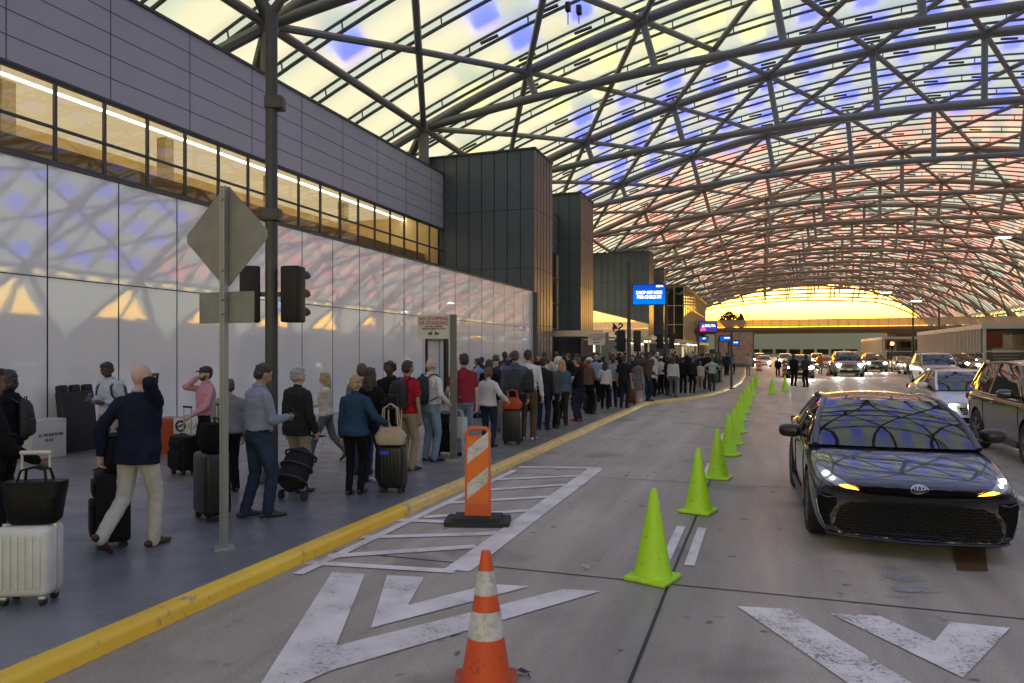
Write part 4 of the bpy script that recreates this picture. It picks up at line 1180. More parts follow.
py = [Y0R + i*DP for i in range(-NP0, NP1)]
M_PURL = mat('purlin_steel', (.11,.108,.105), .5, var=.1)
def membrane_mat():
    m, nt, out = newmat('translucent_cushion')
    t = nt.nodes.new('ShaderNodeBsdfTranslucent'); d = nt.nodes.new('ShaderNodeBsdfDiffuse')
    n = tex_noise(nt, .25, 3, .5)
    nt.links.new(ramp(nt, n, [(.3, (.75,.88,.89)), (.7, (.81,.94,.95))]), t.inputs[0]); d.inputs[0].default_value = (.86,.86,.85,1)
    mx = nt.nodes.new('ShaderNodeMixShader'); mx.inputs[0].default_value = .25
    nt.links.new(t.outputs[0], mx.inputs[1]); nt.links.new(d.outputs[0], mx.inputs[2])
    nt.links.new(mx.outputs[0], out.inputs['Surface'])
    return m
M_MEM = membrane_mat()
LED_K = 0.31
LED = {'blue': emat('led_blue', (.17,.19,1.0), 1.0*LED_K), 'violet': emat('led_violet', (.22,.20,1.0), 1.0*LED_K),
       'yellow': emat('led_yellow', (1.0,.86,.30), 0.95*LED_K), 'red': emat('led_red', (1.0,.30,.22), 1.25*LED_K), 'orange': emat('led_orange', (1.0,.45,.28), 1.15*LED_K)}
for i, y in enumerate(py):
    m = MB()
    m.tube([(x, y, zskin(x)) for x in SX], .07, 6)
    m.tube([(x, y+.1, zskin(x)-.42) for x in SX], .085, 6)
    x = -20.5
    while x < 45:
        m.tube([(x, y, zskin(x)), (x, y+.1, zskin(x)-.42)], .04, 5, cap=False); x += 3.15
    if i % 4 == 0:
        for x in NX: m.tube([(x,y,ztop(x)+.2),(x,y+.05,zskin(x)-.42)], .09, 6, cap=False)
    m.build('purlin', M_PURL, cv)
    if i == len(py)-1: break
    m = MB(); rings = []
    for x in SX:
        rings.append([(x, y+DP*u, zskin(x)+.06+.42*math.sin(PI*u)) for u in (0,.16,.33,.5,.67,.84,1)])
    m.loft(rings, closed=False)
    m.build('cushion', M_MEM, cv, smooth=True)
    # dark lamp housings along the purlin and added glowing sheets above the cushion for its LED patches
    if y < -32: continue
    x = -19.4 + (i % 2)*.9
    while x < 45:
        sl_ = (zskin(x+.1)-zskin(x-.1))/.2; L = .95
        pz = lambda xx, dz: zskin(x) + sl_*(xx-x) + dz
        if rnd.random() < .55: LH.append(((x-L/2, y+DP-.03, pz(x-L/2,-.22)), (x+L/2, y+DP-.03, pz(x+L/2,-.28))))
        if 35 < y < 47 and x < 1: c = 2
        elif y > 70 or (y > 63 and x > 20): c = 3 if rnd.random() < .6 else 4
        else: c = 0 if rnd.random() < .7 else 1
        if not (c >= 3 and rnd.random() < .2) and not (x < -15 and rnd.random() < .6):
            w_ = rnd.uniform(1.7, 2.7); e = rnd.uniform(.9, 1.15)
            if c >= 3: w_ = 3.0; e = rnd.uniform(1.3, 1.9)
            x0, x1 = x-.62*e, x+.62*e; ye = y+DP-.24
            LP.append(([(x0,ye,pz(x0,.34)), (x1,ye,pz(x1,.34)), (x1,ye-w_,pz(x1,1.05)), (x0,ye-w_,pz(x0,1.05))], c))
        x += 3.15 if y > 12 else 2.35  # closer spacing near and behind the camera, for bluer reflections in the hood
# the hundred housings and glow sheets that show largest are parts of their own, the others one mass
def seen(p):
    v = Vector(p) - Vector((0,0,CAMZ)); d = v.dot(FW)
    if d < 4: return 1e6
    px_ = HX + FPX*v.dot(RT)/d; py_ = HY - FPX*v.z/d
    return d if -10 < px_ < 1034 and -10 < py_ < 683 else 1e5 + d
LH.sort(key=lambda q: seen(q[0])); LP.sort(key=lambda q: seen(q[0][0]))
rest = MB()
for i, (a, b) in enumerate(LH):
    if i < 100: m = MB(); m.bar(a, b, .14, .11); m.build('light_housing', M_STEEL_D, cv)
    else: rest.bar(a, b, .14, .11)
tag(rest.build('light_housing', M_STEEL_D, cv), kind='stuff')
rest = MB()
for i, (q, c) in enumerate(LP):
    if i < 100: m = MB(); m.add(q, [(0,1,2,3)]); m.build('added_led_sheet', LED[LNAMES[c]], cv)
    else: rest.add(q, [(0,1,2,3)], c)
tag(rest.build('added_led_sheet', [LED[n] for n in LNAMES], cv), kind='stuff')
for kx in rows[:-1]:
    y = Y0R + kx*DY; m = MB(); rg = []
    for i in range(9):
        u = i/8; zz = zskin(46.1)+(2.6-zskin(46.1))*u; xx = 46.15+2.6*(u**.8)
        hw_ = DY/2*(1-u)
        rg.append([(xx+.15*(1-abs(t_)), y+DY/2+hw_*t_, zz) for t_ in (-1,-.5,0,.5,1)])
    m.loft(rg, closed=False); m.build('cushion', M_MEM, cv, smooth=True)
# edge gutter beam along the terminal side and the eaves beam at the right
m = MB()
for dx, dz in ((0,0),(-.35,-.35),(.1,-.75)): m.tube([(-21.9+dx, py[0], zskin(-21.9)-.1+dz), (-21.9+dx, py[-1], zskin(-21.9)-.1+dz)], .14, 8)
m.tube([(XL, py[0], ztop(XL)), (XL, py[-1], ztop(XL))], .2, 8)
m.build('gutter_beam', M_STEEL, cv)
m = MB(); m.tube([(XR, py[0], ztop(XR)), (XR, py[-1], ztop(XR))], .2, 8); m.tube([(46.1, py[0], zskin(46.1)), (46.1, py[-1], zskin(46.1))], .16, 8)
m.build('eaves_beam', M_STEEL, cv)
# little floodlights slung from the steel
for px_, py_, d in ((568,7,33),(579,10,33)):
    p = dpt(px_, d); z = CAMZ + (HY-py_)*d/FPX
    t = thing('floodlight', 'small dark floodlight hanging from the steel lattice' , 'floodlight', (p.x,p.y,z), group='pair of floodlights hung high under the canopy')
    m = MB(); m.cbox((0,0,0),(.22,.3,.4),bevel=.03); m.build('lamp_body', M_STEEL_D, t)
    m = MB(); m.tube([(0,0,.2),(0,0,zbot(p.x)-z+.6)], .025, 6); m.build('hanger', M_STEEL_D, t)

def rail_mat():
    m, nt, out = newmat('railing_panel'); b = bsdf(nt, out, Base_Color=(.42,.37,.32), Roughness=.4, Alpha=.97)
    return m
# ------------------------------------------------------------------ far bridge and what is beyond
t = thing('footbridge', 'long level bridge with a glass-panelled railing crossing the far end of the roadway', 'bridge', (0,140,0))
m = MB(); m.box(-13, 62, 0, 4, 5.3, 6.3); m.build('deck', mat('bridge_deck', (.11,.075,.06), .55, var=.15), t)
m = MB(); m.box(-13, 62, -.12, 0, 5.9, 6.45); m.build('edge_beam', mat('bridge_edge', (.2,.16,.14), .5), t)
m = MB()
x = -12.8
while x < 62: m.box(x-.05, x+.05, -.1, -.02, 6.45, 7.9); x += 1.6
m.box(-13,62,-.11,-.01,7.75,7.85); m.build('railing', M_ALU, t)
m = MB(); m.quad((-13,-.06,6.5),(62,-.06,6.5),(62,-.06,7.75),(-13,-.06,7.75)); m.build('railing_glass', rail_mat(), t)
for x in (-11, 21.5, 48):
    m = MB(); m.box(x-.7,x+.7,1,3,0,5.3); m.build('pier', M_CONC, t)
t = thing('far_building', 'long low grey building seen under the bridge beyond the end of the road', 'building', (5,300,0))
m = MB(); m.box(-90, 90, 0, 20, 0, 10.2); m.build('wall', mat('far_grey_wall', (.15,.165,.17), .7, var=.06, scale=.1), t)
m = MB()
for i in range(14): m.box(-40+i*5,-36+i*5,-.06,.02,1.0,3.0)
m.build('window', M_GLASSD, t)
m = MB(); m.box(-91,91,-.4,20.4,10.2,10.7); m.build('roof_edge', M_DARKMET, t)
t = thing('dark_low_building', 'dark low block under the bridge, right of the grey building', 'building', (33,210,0))
m = MB(); m.box(0,22,0,10,0,8); m.build('wall', mat('far_dark_wall', (.05,.05,.05), .7), t)
m = MB(); 
for i in range(5): m.box(1+i*4,3.6+i*4,-.05,.01,3,6)
m.build('window', M_GLASSD, t)
# glazed stair halls on the island at the right
M_FRAMEW = mat('pale_frame', (.40,.37,.33), .5)
def hall(y0, y1, label, near):
    t = thing('glazed_hall', label, 'pavilion', (13.5,y0,0)); D = y1-y0; W = 7.5; zt = 3.7
    m = MB(); m.box(-.12, W, -.12, D, zt-.3, zt); m.build('roof', M_FRAMEW, t)
    m = MB(); m.box(.0,.12,.3,D,1.85,3.4,0); m.build('back_panel', mat('slat_backing', (.10,.085,.07), .7), t)
    sl = MB(); yy = .3
    while yy < D-.1:
        sl.box(-.10,.0,yy,yy+.11,1.8,zt-.3); yy += .36
    sl.build('slats', mat('pale_slat', (.42,.36,.29), .55), t)
    m = MB(); m.box(.02,.1,.3,D,.1,1.8); m.build('glass', M_GLASSD, t)
    fl = MB(); fl.box(.3,W-.3,.3,D-.3,.1,.12); fl.build('floor', M_CONC, t)
    bk = MB(); bk.box(W-.2,W,0,D,.1,zt-.3); bk.build('rear_wall', mat('hall_rear', (.2,.17,.14), .7, var=.3, scale=.6), t)
    f = MB()
    for x in (0, 3.0, W-.15): f.box(x,x+.16,-.1,.06,.1,zt-.3)
    f.box(0,W,-.09,.05,1.9,2.0); f.build('frame', M_FRAMEW, t)
    g = MB(); g.quad((.16,-.02,.1),(W-.15,-.02,.1),(W-.15,-.02,zt-.3),(.16,-.02,zt-.3)); g.build('front_glass', M_GLASS, t)
    bd = MB(); bd.box(.35,2.7,-.16,-.1,.6,1.85); b_ = bd.build('notice_board', mat('notice_board_face', (.018,.018,.024), .35), t)
    ln = MB()
    for i in range(5): ln.box(.55,.55+rnd.uniform(1.2,1.9),-.168,-.161,1.66-i*.2,1.71-i*.2)
    ln.build('notice_lines', mat('notice_grey', (.16,.16,.18), .5), b_)
    rp = MB(); rp.box(.3,1.2,.4,.44,2.2,3.2); rp.build('red_panel', mat('hall_red', (.35,.03,.025), .5), t)
    return t
hall(54, 74.4, 'slatted island hall with a dark notice board, right of the silver four-wheel drive', True)
hall(94.6, 113.5, 'farther glazed island hall beside the dazzling headlights', False)
mb = MB(); mb.box(12.2, 22, 50, 130, -.2, .1); struct(mb.build('traffic_island', M_CONC))
# crowns of trees just above the bridge railing
def tree(px_, d, h, label, seed, cr=1.9):
    p = dpt(px_, d); rr = random.Random(seed)
    t = thing('tree', label, 'tree', (p.x,p.y,0))
    m = MB(); m.tube([(0,0,-.3),(.1,0,h*.4),(0,.1,h*.75)], [.35,.26,.12], 8)
    for i in range(6):
        a = rr.uniform(0,6.28); m.tube([(0,0,h*rr.uniform(.35,.6)),(math.cos(a)*h*.2,math.sin(a)*h*.2,h*rr.uniform(.7,.9))],[.12,.04],6)
    m.build('trunk', mat('bark', (.06,.045,.035), .9), t)
    c = MB()
    for i in range(2600):
        q = Vector((rr.gauss(0,1),rr.gauss(0,1),rr.gauss(0,1))).normalized()*rr.random()**.4
        q = Vector((q.x*cr*(1+.3*math.sin(4*q.z+seed)), q.y*cr, h-2.3+q.z*2.3))
        u = Vector((rr.uniform(-1,1),rr.uniform(-1,1),rr.uniform(-1,1))).normalized()*.2; v_ = u.orthogonal().normalized()*.13
        c.add([q-u,q+v_,q+u,q-v_],[(0,1,2,3)])
    c.build('crown', mat('leaf', (.045,.06,.025), .8, var=.4, scale=1), t)
tree(729, 175, 11.9, 'dark bushy tree poking above the bridge railing at its left end', 1, 2.1)
tree(741, 190, 12.2, 'smaller lone tree above the bridge railing', 2, 1.0)

# unseen parapet, raised to hide horizon glow, and an embankment behind the camera
mb = MB(); mb.box(56, 56.5, -60, 235, -.3, 6.1); mb.box(55.9, 56.6, -60, 235, 6.1, 6.3)
tag(mb.build('parapet_wall', M_CONC), 'long plain concrete parapet wall, unseen, beyond the canopy legs at the far right', 'wall')

mb = MB(); mb.prism([(-110,-.4),(-78,-.4),(-74,0),(-80,9),(-110,10)], -80, 90, 'x', 0)  # unseen bank added to keep low sky out of the car's reflections
struct(mb.build('added_sky_block', mat('sky_block_earth', (.05,.055,.035), .95, var=.3, scale=.2)))
# ------------------------------------------------------------------ vehicles (front at y=0 facing -Y, tail at y=L)
from mathutils.bvhtree import BVHTree
def paint(name, col, metal=.35, rough=.35):
    if name in MATS: return MATS[name]
    m, nt, out = newmat(name); b = bsdf(nt, out, Base_Color=col, Roughness=rough, Metallic=metal)
    b.inputs['Coat Weight'].default_value = 1; b.inputs['Coat Roughness'].default_value = .02; b.inputs['Coat IOR'].default_value = 1.6
    n = tex_noise(nt, 2.2, 5, .6)
    nt.links.new(ramp(nt, n, [(.35, tuple(c*.85 for c in col)), (.7, tuple(min(1,c*1.12) for c in col))]), b.inputs['Base Color'])
    nt.links.new(ramp(nt, tex_noise(nt, 5, 4, .6), [(.4, .015), (.75, .07)]), b.inputs['Coat Roughness'])
    MATS[name] = m; return m
def carglass():
    m, nt, out = newmat('car_glass'); b = bsdf(nt, out, Base_Color=(.010,.012,.016), Roughness=.03)
    b.inputs['Specular IOR Level'].default_value = .9
    return m
M_CG = carglass()
M_LAMPGL = mat('lamp_lens', (.35,.36,.38), .08, .3)
M_CHROME = mat('chrome', (.75,.75,.76), .12, 1.0, var=.02)
M_HEAD = emat('headlight_on', (1,.95,.85), 6)
M_HEADFAR = emat('headlight_glare', (1,.97,.85), 40)
M_AMBER = emat('amber_lamp_on', (1,.33,.02), 1.6)
M_TAIL = emat('tail_lamp_on', (1,.05,.02), 6)
M_TRIM = mat('car_black_trim', (.012,.012,.013), .3)
M_GRILL = mat('grille_black', (.004,.004,.005), .6, spec=.1)
M_GRILLE_EDGE = mat('grille_edge', (.022,.022,.024), .45, spec=.3)
M_TYRE = mat('tyre', (.018,.018,.018), .75, bumpk=.2)
M_RIM = mat('alloy_rim', (.20,.20,.21), .3, .8)
SEDAN = dict(L=4.9, st=[
 (.00,.20,.72,.79,.83,.80,.62,.55,.665,.685),(.05,.15,.75,.84,.885,.85,.665,.60,.71,.73),(.22,.14,.76,.86,.905,.86,.72,.62,.755,.775),
 (.55,.14,.78,.89,.92,.885,.80,.64,.825,.845),(.95,.14,.78,.89,.92,.89,.875,.63,.895,.915),(1.30,.14,.78,.89,.915,.89,.925,.60,.945,.965),
 (1.9,.14,.78,.89,.91,.895,.945,.60,.955,.965),(3.0,.14,.78,.89,.91,.895,.965,.60,.975,.98),(3.9,.14,.78,.89,.915,.89,.985,.60,1.0,1.005),
 (4.4,.16,.76,.87,.90,.85,1.0,.58,1.04,1.05),(4.78,.22,.70,.80,.84,.80,.95,.55,1.01,1.02),(4.88,.32,.64,.72,.76,.74,.80,.5,.86,.87)],
 A=[(.80,1.18,.935),(.735,1.60,1.20),(.625,2.08,1.385)], roof=[(.60,2.5,1.415),(.585,3.0,1.41),(.575,3.35,1.375)], C=[(.63,3.75,1.24),(.72,4.22,1.03)],
 crown=.045, bow=.16, belt=[(.875,1.42,.955),(.875,2.2,.965),(.87,3.2,.985),(.80,3.9,1.02)], wheels=(.93,3.77), wr=.345, sweep=.22, swp=4.2)
SUV = dict(L=4.6, st=[
 (.00,.30,.66,.72,.78,.76,.84,.56,.90,.92),(.06,.22,.74,.82,.87,.84,.90,.62,.97,.99),(.25,.21,.78,.88,.925,.89,.95,.64,1.02,1.04),
 (.6,.21,.80,.90,.935,.905,1.0,.65,1.06,1.08),(.95,.21,.80,.90,.935,.91,1.03,.64,1.09,1.105),(1.15,.21,.80,.90,.93,.91,1.05,.62,1.10,1.115),
 (1.9,.21,.80,.90,.925,.91,1.06,.62,1.07,1.08),(3.0,.21,.80,.90,.93,.91,1.09,.62,1.10,1.10),(3.9,.22,.80,.90,.935,.90,1.12,.62,1.13,1.13),
 (4.35,.26,.78,.87,.90,.86,1.10,.60,1.12,1.12),(4.55,.32,.72,.80,.86,.82,1.02,.58,1.05,1.05),(4.6,.42,.66,.74,.80,.76,.9,.5,.92,.92)],
 A=[(.82,1.02,1.07),(.77,1.42,1.38),(.68,1.82,1.61)], roof=[(.665,2.3,1.665),(.66,3.2,1.67),(.64,4.0,1.63)], C=[(.68,4.25,1.42),(.76,4.48,1.12)],
 crown=.05, bow=.12, belt=[(.895,1.3,1.07),(.895,2.2,1.085),(.885,3.4,1.12),(.82,4.2,1.16)], wheels=(.90,3.62), wr=.37, sweep=.2, swp=3.0)
def scale_spec(sp, kx, ky, kz):
    f = lambda p: (p[0]*kx, p[1]*ky, p[2]*kz)
    d = dict(sp); d['L'] = sp['L']*ky
    d['st'] = [(s[0]*ky, s[1]*kz, s[2]*kx, s[3]*kx, s[4]*kx, s[5]*kx, s[6]*kz, s[7]*kx, s[8]*kz, s[9]*kz) for s in sp['st']]
    for k in ('A','roof','C','belt'): d[k] = [f(p) for p in sp[k]]
    d['wheels'] = (sp['wheels'][0]*ky, sp['wheels'][1]*ky)
    return d
def catmull(pts, n):
    P = [Vector(p) for p in pts]; out = []
    for i in range(len(P)-1):
        p0 = P[max(i-1,0)]; p1 = P[i]; p2 = P[i+1]; p3 = P[min(i+2,len(P)-1)]
        for k in range(n):
            t = k/n
            out.append(.5*((2*p1)+(p2-p0)*t+(2*p0-5*p1+4*p2-p3)*t*t+(3*p1-p0-3*p2+p3)*t**3))
    return out + [P[-1]]
def body_mesh(sp):
    mb = MB(); rings = []
    for (y, zb, wb, ws, wm, wsh, zsh, wh, zh, zc) in sp['st']:
        half = [(wb,zb),(ws,zb+.07),(wm,(zb+.07+zsh)/2+.03),(wm*.995,zsh-.10),(wsh,zsh),(wh,zh),(wh*.45,(zh+zc)/2+.004)]
        full = [(0,zb)] + half + [(0,zc)] + [(-x,z) for x,z in half[::-1]]
        rings.append([(x, y + sp['sweep']*(abs(x)/.9)**sp['swp']*max(0,1-y/1.3) - .12*(abs(x)/.9)**2.5*max(0,(y-sp['L']+1)/1), z) for x, z in full])
    n = len(rings[0])
    mb.loft(rings, cap=False)
    for base, flip in ((0, False), ((len(rings)-1)*n, True)):
        for i in range(n//2-1+0):
            a, b, c, d = i, i+1, (n-i-1) % n, (n-i) % n
            f = [base+a, base+b, base+c, base+d] if i else [base+0, base+1, base+n-1]
            mb.f.append(f[::-1] if not flip else f); mb.m.append(0); mb.sm.append(True)
        i = n//2
        mb.f.append([base+i-1, base+i, base+i+1]); mb.m.append(0); mb.sm.append(True)
    me = bpy.data.meshes.new('body'); me.from_pydata(mb.v, [], mb.f)
    bm = bmesh.new(); bm.from_mesh(me); bmesh.ops.recalc_face_normals(bm, faces=bm.faces[:]); bm.to_mesh(me); bm.free()
    cut = MB()
    for wy in sp['wheels']:
        for s in (-1, 1):
            r = sp['wr']+.055
            cut.prism([(wy+r*math.cos(2*PI*i/28), sp['wr']+r*math.sin(2*PI*i/28)) for i in range(28)], s*.60, s*1.3, 'x')
    co = cut.build('cutter', M_TRIM)
    bpy.context.view_layer.update()
    me = evaluated(me, [('SUBSURF', dict(levels=2, render_levels=2)), ('BOOLEAN', dict(object=co, operation='DIFFERENCE', solver='EXACT'))])
    bpy.data.objects.remove(co)
    me.polygons.foreach_set('use_smooth', [True]*len(me.polygons)); me.set_sharp_from_angle(angle=R(35))
    return me
def bvh_of(me):
    return BVHTree.FromPolygons([v.co.copy() for v in me.vertices], [list(p.vertices) for p in me.polygons])
def front_y(bvh, x, z):
    h = bvh.ray_cast(Vector((x, -3, z)), Vector((0,1,0)))
    return h[0].y if h[0] is not None else .3
def decal(mb, bvh, outline, off=.006, m=0, cuts=3):
    """a thin plate hugging the nose: outline in (x,z)"""
    bm = bmesh.new()
    vs = [bm.verts.new((x, 0, z)) for x, z in outline]
    bm.faces.new(vs)
    bmesh.ops.triangulate(bm, faces=bm.faces[:])
    bmesh.ops.subdivide_edges(bm, edges=bm.edges[:], cuts=cuts, use_grid_fill=True)
    bmesh.ops.triangulate(bm, faces=bm.faces[:])
    bm.verts.index_update()
    mb.add([(v.co.x, front_y(bvh, v.co.x, v.co.z)-off, v.co.z) for v in bm.verts], [[v.index for v in f.verts] for f in bm.faces], m, True)
    bm.free()
def mirror_out(o): return [(-x, z) for x, z in o][::-1]
def greenhouse(sp, body_m, t):
    A = catmull(sp['A'], 4); Rf = catmull([sp['A'][-1]]+sp['roof'], 4); C = catmull([sp['roof'][-1]]+sp['C'], 4)
    mir = lambda P: [Vector((-p.x, p.y, p.z)) for p in P]
    def patch(edge, name, mtl, bow=0, crown=0, sink=0):
        mb = MB(); rows = []
        for p in edge:
            row = []
            for i in range(13):
                u = -1+2*i/12; k = 1-u*u
                row.append((p.x*u, p.y - bow*k, p.z + crown*k - sink))
            rows.append(row)
        mb.loft(rows, closed=False)
        return mb.build(name, mtl, t, smooth=True)
    patch(A, 'windshield', M_CG, bow=sp['bow'], crown=.012)
    patch(Rf, 'roof', body_m, bow=0, crown=sp['crown']) if False else None
    # roof skin blends the bow of the windscreen into the crown
    mb = MB(); rows = []
    for j, p in enumerate(Rf):
        q = max(0, 1-j/6); row = []
        for i in range(13):
            u = -1+2*i/12; k = 1-u*u
            row.append((p.x*u, p.y - sp['bow']*k*q, p.z + k*(.012*q+sp['crown']*(1-q))))
        rows.append(row)
    mb.loft(rows, closed=False); mb.build('roof', body_m, t, smooth=True)
    patch(C, 'rear_window', M_CG, bow=-sp['bow']*.6, crown=.02)
    B = catmull(sp['belt'], 5)
    top = A + Rf[1:] + C[1:]
    for s in (1, -1):
        mb = MB(); rows = []; N = 26
        def samp(P, u):
            L = [0]
            for a, b in zip(P, P[1:]): L.append(L[-1]+(b-a).length)
            d = u*L[-1]
            for i in range(len(P)-1):
                if d <= L[i+1]+1e-9: return P[i].lerp(P[i+1], (d-L[i])/max(1e-9, L[i+1]-L[i]))
            return P[-1]
        for i in range(N+1):
            a = samp(top, i/N); yb = a.y; 
            bb = min(B, key=lambda p: abs(p.y-yb)); bz = bb.z-.03; bx = bb.x
            if yb < B[0].y: bx = B[0].x; bz = min(B[0].z-.03, a.z)
            if yb > B[-1].y: bx = max(B[-1].x*.98, a.x)
            row = []
            for k in range(6):
                v = k/5
                row.append((s*(a.x+(bx-a.x)*v + .02*math.sin(PI*v)), a.y, a.z+(min(bz,a.z)-a.z)*v))
            rows.append(row)
        mb.loft(rows, closed=False); mb.build('side_window', M_CG, t, smooth=True)
        pl_ = MB()
        pl_.tube([Vector((s*p.x, p.y, p.z)) for p in A], .034, 8, sq=.8)
        pl_.tube([Vector((s*p.x, p.y, p.z-.004)) for p in Rf], .032, 8, sq=.8)
        pl_.tube([Vector((s*p.x, p.y, p.z)) for p in C], .05, 8, sq=.9)
        pl_.build('pillar_rail', body_m, t)
        bp = MB()
        i0 = min(range(len(Rf)), key=lambda i: abs(Rf[i].y-(sp['A'][-1][1]+.55*(sp['roof'][-1][1]-sp['A'][-1][1]))))
        a = Rf[i0]; bb = min(B, key=lambda p: abs(p.y-a.y))
        bp.bar((s*(a.x+.015), a.y, a.z-.01), (s*(bb.x+.012), a.y-.12, bb.z-.03), .1, .02, up=(s,0,.4)); bp.build('door_pillar', M_TRIM, t)
        bs = MB(); bs.tube([Vector((s*(p.x+.012), p.y, p.z-.02)) for p in B], .012, 6); bs.build('window_trim', M_CHROME if sp.get('chrome') else M_TRIM, t)
def wheel_parts(t, x, y, r, s):
    pr = [(r*.60,-.10),(r*.9,-.115),(r,-.08),(r,.08),(r*.9,.115),(r*.60,.10)]
    ty = MB(); n = 28
    ty.loft([[(x+b, y+a*math.cos(2*PI*j/n), r+a*math.sin(2*PI*j/n)) for j in range(n)] for a, b in pr], cap=False)
    w_ = ty.build('wheel', M_TYRE, t, smooth=True)
    rm = MB(); xo = x+s*.085
    rm.loft([[(x+b, y+a*math.cos(2*PI*j/n), r+a*math.sin(2*PI*j/n)) for j in range(n)] for a, b in ((r*.64,s*.105),(r*.58,s*.09),(r*.57,-s*.03),(.01,-s*.03))], cap=False)
    for k in range(5):
        a = 2*PI*k/5+.3
        for da in (-.16, .16):
            rm.bar((xo, y+.05*math.cos(a), r+.05*math.sin(a)), (xo, y+r*.60*math.cos(a+da), r+r*.60*math.sin(a+da)), .045, .03, up=(1,0,0))
    rm.tube([(x-.02*s,y,r),(xo+.02*s,y,r)], .06, 12)
    rm.build('rim', M_RIM, w_)
CARCACHE = {}
def vehicle(name, label, cat, loc, rz, spec, specname, body_m, sc=1.0, hero=False, lights='on', group=None, far=False, chrome=False):
    t = thing(name, label, cat, loc, rz, group); t.scale = (sc, sc, sc)
    sp = dict(spec); sp['chrome'] = chrome
    if specname not in CARCACHE:
        CARCACHE[specname] = body_mesh(sp)
    me = CARCACHE[specname].copy(); me.materials.clear(); me.materials.append(body_m)
    link('body', me, t)
    bv = bvh_of(me)
    if spec.get('lower_trim'): pass
    greenhouse(sp, body_m, t)
    wx = sp['st'][4][4]-.115
    for wy in sp['wheels']:
        for s in (1, -1): wheel_parts(t, s*wx, wy, sp['wr'], s)
    A0 = sp['A'][0]; bz = sp['belt'][0][2]
    for s in (1, -1):
        m = MB(); my = A0[1]+.42
        m.bar((s*(A0[0]+.07), my+.03, bz+.02), (s*(A0[0]+.17), my, bz+.05), .09, .035)
        m.build('mirror_arm', M_TRIM, t)
        m = MB(); mx_ = Matrix.Rotation(s*.25, 3, 'Z')
        rings = []
        for u, k in ((-.10,.55),(-.085,.8),(-.03,1),(.03,1.0),(.055,.96)):
            rings.append([mx_ @ Vector((math.copysign(abs(math.cos(a))**.7, math.cos(a))*.125*k, u, math.copysign(abs(math.sin(a))**.7, math.sin(a))*.078*k)) + Vector((s*(A0[0]+.245), my, bz+.085)) for a in [2*PI*j/16 for j in range(16)]])
        m.loft(rings); m.build('mirror', body_m if not hero else M_TRIM, t)
        # doors: shut lines and handles
        if not far:
            d = MB()
            hsp = sp['st'][6]
            for yy in (sp['A'][0][1]+.28, sp['A'][-1][1]+.62*(sp['roof'][-1][1]-sp['A'][-1][1]), sp['roof'][-1][1]+.12):
                pts = []
                for z in [sp['st'][6][1]+.12+i*.08 for i in range(12)]:
                    if z > bz-.05: break
                    h = bv.ray_cast(Vector((s*2, yy+.10*(z-.5)*0, z)), Vector((-s,0,0)))
                    if h[0] is not None: pts.append(h[0]+Vector((s*.001,0,0)))
                if len(pts) > 2: d.tube(pts, .006, 4)
            d.build('door_gap', M_GRILL, t)
            for yy in (sp['A'][-1][1]+.30*(sp['roof'][-1][1]-sp['A'][-1][1])+.1, sp['roof'][-1][1]-.15):
                h = bv.ray_cast(Vector((s*2, yy, bz-.13)), Vector((-s,0,0)))
                if h[0] is not None:
                    m = MB(); m.cbox(h[0]+Vector((s*.02,0,0)), (.03,.2,.03), bevel=.012); m.build('door_handle', body_m, t)
            rk = MB(); zs = sp['st'][6][1]+.09
            rk.bar((s*(sp['st'][6][3]+.012), sp['wheels'][0]+.44, zs), (s*(sp['st'][6][3]+.012), sp['wheels'][1]-.44, zs), .03, .09); rk.build('sill_trim', M_TRIM, t)
    if hero: hero_front(t, bv, body_m)
    else: plain_front(t, bv, sp, lights, far)
    # tail
    tl = MB()
    for s in (1, -1):
        tl.cbox((s*sp['st'][-2][4]*.88, sp['L']-.13, sp['st'][-2][6]-.06), (.24,.12,.14), bevel=.03)
    tl.build('tail_lamps', mat('tail_lamp_off', (.2,.01,.01), .15), t)
    return t
def plain_front(t, bv, sp, lights, far):
    zs = sp['st'][1][6]; zb = sp['st'][1][1]; w_ = sp['st'][1][5]
    gh = zs-zb
    g = MB(); decal(g, bv, [(-.48,zb+gh*.50),(.48,zb+gh*.50),(.56,zb+gh*.82),(-.56,zb+gh*.82)], .008)
    gr = g.build('grille', M_GRILL, t)
    b = MB()
    for i in range(3):
        z = zb+gh*(.57+i*.09); b.tube([(x, front_y(bv, x, z)-.014, z) for x in [-.5+.1*k for k in range(11)]], .009, 5)
    b.build('grille_bar', M_CHROME, gr)
    l = MB(); decal(l, bv, [(-.60,zb+gh*.10),(.60,zb+gh*.10),(.66,zb+gh*.36),(-.66,zb+gh*.36)], .008); l.build('lower_intake', M_GRILL, t)
    p = MB(); z = zb+gh*.42; p.cbox((0, front_y(bv,0,z)-.012, z), (.31,.012,.13)); p.build('number_plate', mat('plate_white', (.5,.5,.5), .5), t)
    for s in (1, -1):
        o = [(s*.58,zb+gh*.74),(s*.80,zb+gh*.80),(s*.84,zb+gh*.95),(s*.60,zb+gh*.90)]
        h = MB(); decal(h, bv, o if s > 0 else o[::-1], .010); ho = h.build('headlight', M_LAMPGL, t)
        if lights != 'off':
            c = (s*.70, front_y(bv, s*.70, zb+gh*.85), zb+gh*.85)
            e = MB(); r = .075 if not far else .14
            e.ell((c[0], c[1]-.03, c[2]), (r, .03, r*.75), n=10, k=6)
            e.build('lamp', M_HEADFAR if far else M_HEAD, ho)
